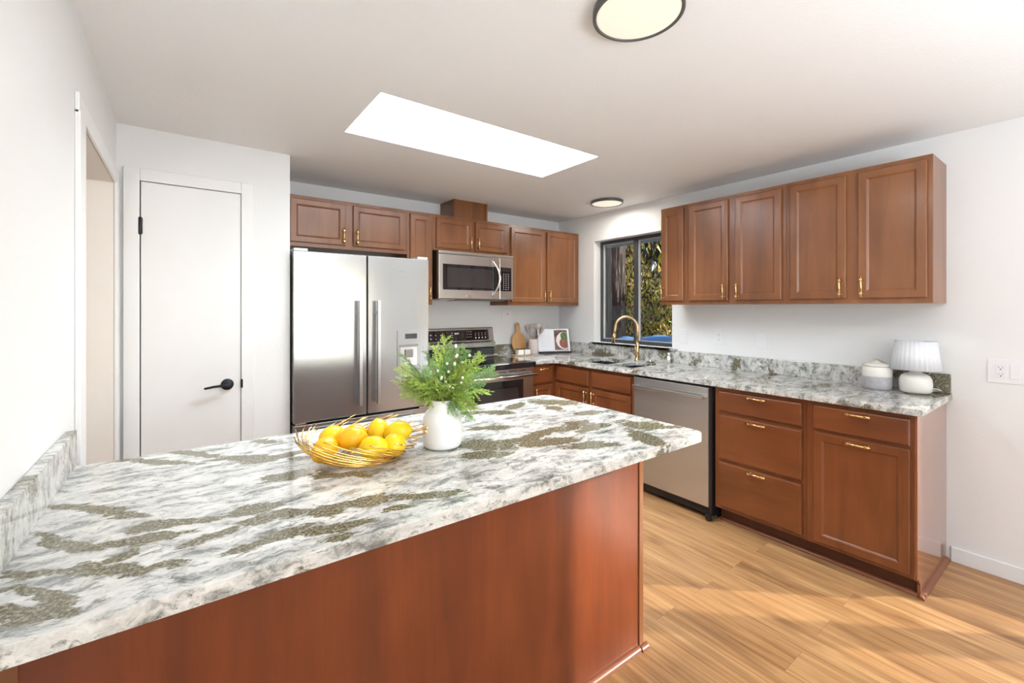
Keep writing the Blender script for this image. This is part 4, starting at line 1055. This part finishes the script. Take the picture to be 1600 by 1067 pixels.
# ------------------------------------------------------------------ wall plates
def plate_right(y, z, lab, kind):
    e = empty('switch_plate' if kind == 'switch' else 'outlet_plate', (-0.0005, y, z), -PI/2, lab, 'wall plate')
    MB().box(-.035, .035, -.005, 0, -.057, .057).build('plate', M['plate'], e, .002)
    MB().box(-.017, .017, -.008, -.0052, -.034, .034).build('rocker' if kind == 'switch' else 'receptacle', M['plate'], e, .001)
    if kind == 'outlet': socket_holes(e, 0)
def socket_holes(e, cx):
    b = MB()
    for dz in (-.017, .017):
        b.box(cx-.0075, cx-.0060, -.0086, -.0081, dz-.001, dz+.007); b.box(cx+.0060, cx+.0075, -.0086, -.0081, dz-.001, dz+.007)
        b.lathe([(.0028, -.0088), (.0028, -.0081)], (cx, 0, dz-.007), 10, 'y')
    b.build('socket_slots', M['slot'], e)
plate_right(-1.523, 1.130, 'white switch plate on the wall just right of the window', 'switch')
plate_right(-1.820, 1.138, 'white outlet plate above the worktop, middle of three', 'outlet')
plate_right(-2.134, 1.126, 'white blank-looking switch plate above the worktop, right of the outlet', 'switch')
e = empty('outlet_plate', (-0.0005, -3.307, 1.042), -PI/2, 'wide double wall plate with outlet and rocker at the right edge', 'wall plate')
MB().box(-.066, .066, -.005, 0, -.061, .061).build('plate', M['plate'], e, .002)
MB().box(-.036, -.004, -.008, -.0052, -.034, .034).build('receptacle', M['plate'], e, .001); socket_holes(e, -.020)
MB().box(.012, .044, -.0085, -.0052, -.034, .034).build('rocker', M['plate'], e, .001)
e = empty('outlet_plate', (-0.708, -0.0005, 1.303), 0, 'white wall plate with one dark hole on the wall above the paddle board', 'wall plate')
MB().box(-.062, .062, -.005, 0, -.042, .042).build('plate', M['plate'], e, .002)
MB().lathe([(.006, -.0065), (.006, -.0052)], (0, 0, 0), 14, 'y').build('hole', M['slot'], e)
e = empty('outlet_plate', (-0.0215, -1.150, 0.945), -PI/2, 'round grey push button on the stone upstand behind the faucet', 'button')
MB().lathe([(0, -.008), (.010, -.008), (.013, -.005), (.013, -.0005)], (0, 0, 0), 20, 'y').build('button', M['chrome'], e)

# ------------------------------------------------------------------ ceiling lights
def disc_light(x, y, r, lab, en):
    e = empty('ceiling_light', (x, y, ZC-0.0005), 0, lab, 'ceiling light', 'round flush ceiling lights')
    MB().lathe([(r-.012, 0), (r-.002, 0), (r, -.003), (r, -.022), (r-.003, -.025), (r-.010, -.025), (r-.012, -.023)], (0, 0, 0), 72).build('ring', M['ring'], e) if False else None
    b = MB(); n = 72; pr_ = [(r-.011, -.0005), (r-.001, -.0005), (r, -.003), (r, -.022), (r-.002, -.024), (r-.009, -.024), (r-.011, -.022)]
    rg = [[b.bm.verts.new((q*math.cos(2*PI*i/n), q*math.sin(2*PI*i/n), h)) for i in range(n)] for q, h in pr_]
    for A, B in zip(rg, rg[1:]+rg[:1]):
        for i in range(n): f_ = b.bm.faces.new((A[i], A[(i+1) % n], B[(i+1) % n], B[i])); f_.smooth = True
    b.build('ring', M['ring'], e)
    MB().lathe([(0, -.002), (r-.0115, -.002), (r-.0115, -.020), (r-.02, -.0225), (0, -.0235)], (0, 0, 0), 64).build('diffuser', M['diffuser'], e)
disc_light(-2.185, -2.735, .140, 'large round flush ceiling light above the peninsula corner', 1)
disc_light(-0.325, -0.975, .140, 'round flush ceiling light near the window, above the sink', 1)

# ------------------------------------------------------------------ outdoors beyond the sink window
struct(box('ground', M['soil'], None, 0.17, 14, -9, 9, -0.6, -0.4))
struct(box('trim_4', M['eave'], None, 0.17, 0.62, -3.0, 1.2, 2.055, 2.11))
struct(box('rear_sun_block', M['eave'], None, -6.0, 3.0, YR-4.2, YR-0.125, 2.35, 2.45))  # unseen roof added to block sun at the rear window
t = empty('blue_tarp', (1.05, -0.55, -0.4), 0, 'blue sheet seen through the bottom of the window', 'tarp')
b = MB(); n = 16; g_ = {}
for i in range(n+1):
    for jx in range(9):
        x = -0.35+0.7*jx/8; y = -0.8+1.6*i/n
        z = 1.355+0.10*(x+.35)-0.085*(y+.0)+0.012*math.sin(i*1.3)+0.008*math.sin(jx*2.1+i)
        g_[i, jx] = b.bm.verts.new((x, y, z))
for i in range(n):
    for jx in range(8): f_ = b.bm.faces.new((g_[i, jx], g_[i+1, jx], g_[i+1, jx+1], g_[i, jx+1])); f_.smooth = True
o = b.build('sheet', M['tarp'], t, recalc=False)
md = o.modifiers.new('t', 'SOLIDIFY'); md.thickness = 0.01
box('stacked_base', M['obark'], t, -0.33, 0.33, -0.75, 0.75, 0.002, 1.24)
def wobble_tube(b, p0, p1, r0, r1, amp, seed, n=14, k_=14):
    rn = random.Random(seed); P0, P1 = Vector(p0), Vector(p1); pts = []
    for i in range(n+1):
        q = P0.lerp(P1, i/n); pts.append(q+Vector((rn.uniform(-amp, amp), rn.uniform(-amp, amp), 0)))
    b.tube(pts, [r0+(r1-r0)*i/n for i in range(n+1)], k_)
tk = empty('tree_trunk', (2.55, 1.38, -0.4), 0, 'thick dark bark trunk at the left side of the window view', 'tree')
b = MB(); n = 40; rgs = []
for i in range(60):
    z = i*0.10; ring = []
    for q in range(n):
        a = 2*PI*q/n; rr = 0.185*(1+.10*noise.noise(Vector((math.cos(a)*5, math.sin(a)*5, z*.8)))+.07*noise.noise(Vector((math.cos(a)*14, math.sin(a)*14, z*2.0))))
        ring.append(b.bm.verts.new((rr*math.cos(a), rr*math.sin(a), z)))
    rgs.append(ring)
for A, B in zip(rgs, rgs[1:]):
    for q in range(n): b.bm.faces.new((A[q], A[(q+1) % n], B[(q+1) % n], B[q]))
b.bm.faces.new(rgs[0][::-1]); b.bm.faces.new(rgs[-1]); b.build('trunk', M['obark'], tk)
def foliage(name, c, rad, n, size, mats, seed, lab, cat, group, droop=0.6, stems=4):
    rn = random.Random(seed); e = empty(name, (c[0], c[1], -0.4), 0, lab, cat, group)
    V, Fc, I = [], [], []
    for i in range(n):
        while True:
            q = Vector((rn.uniform(-1, 1), rn.uniform(-1, 1), rn.uniform(-1, 1)))
            if 0.25 < q.length < 1: break
        if noise.noise(Vector((q.x*rad[0]*2.6, q.y*rad[1]*2.6, q.z*rad[2]*1.3))+Vector((seed, 0, 0))) < -0.02: continue
        p_ = Vector((q.x*rad[0], q.y*rad[1], q.z*rad[2]+c[2]+.4))
        d = Vector((rn.uniform(-.6, .6), rn.uniform(-.6, .6), -droop+rn.uniform(-.5, .5))).normalized()
        s_ = d.cross(Vector((rn.uniform(-1, 1), rn.uniform(-1, 1), rn.uniform(-1, 1)))).normalized()
        L = size*rn.uniform(.6, 1.6); wd = size*.16*rn.uniform(.6, 1.4); i0 = len(V)
        V.extend([p_, p_+d*L*.45+s_*wd, p_+d*L, p_+d*L*.45-s_*wd]); Fc.append((i0, i0+1, i0+2, i0+3)); I.append(rn.choice(range(len(mats))))
    pymesh('leaves', V, Fc, mats, e, idx=I)
    b = MB()
    for i in range(stems):
        wobble_tube(b, (rn.uniform(-.15, .15), rn.uniform(-.15, .15), 0), (rn.uniform(-.6, .6)*rad[0], rn.uniform(-.6, .6)*rad[1], c[2]+.4+rad[2]*.8), .035, .008, .05, seed*10+i, 12, 6)
    b.build('branches', M['obark'], e)
    return e
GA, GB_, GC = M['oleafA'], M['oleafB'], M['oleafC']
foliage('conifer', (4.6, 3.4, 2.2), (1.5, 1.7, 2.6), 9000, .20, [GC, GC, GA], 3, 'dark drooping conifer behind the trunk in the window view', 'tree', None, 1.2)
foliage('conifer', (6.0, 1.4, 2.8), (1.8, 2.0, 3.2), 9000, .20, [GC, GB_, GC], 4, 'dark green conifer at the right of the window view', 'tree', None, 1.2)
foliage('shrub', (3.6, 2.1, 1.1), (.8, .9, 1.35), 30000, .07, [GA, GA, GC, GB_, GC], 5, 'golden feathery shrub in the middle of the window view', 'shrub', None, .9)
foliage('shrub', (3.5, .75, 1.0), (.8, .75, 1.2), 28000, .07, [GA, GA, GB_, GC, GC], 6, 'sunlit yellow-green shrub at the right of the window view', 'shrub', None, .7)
foliage('conifer', (3.9, -4.6, 3.2), (1.3, 1.3, 2.4), 26000, .25, [GC, GC, GB_], 9, 'unseen conifer shape added outside to keep sun out of the sink window', 'tree', None, .8)  # added sun blocker, removes a sun patch from the back wall
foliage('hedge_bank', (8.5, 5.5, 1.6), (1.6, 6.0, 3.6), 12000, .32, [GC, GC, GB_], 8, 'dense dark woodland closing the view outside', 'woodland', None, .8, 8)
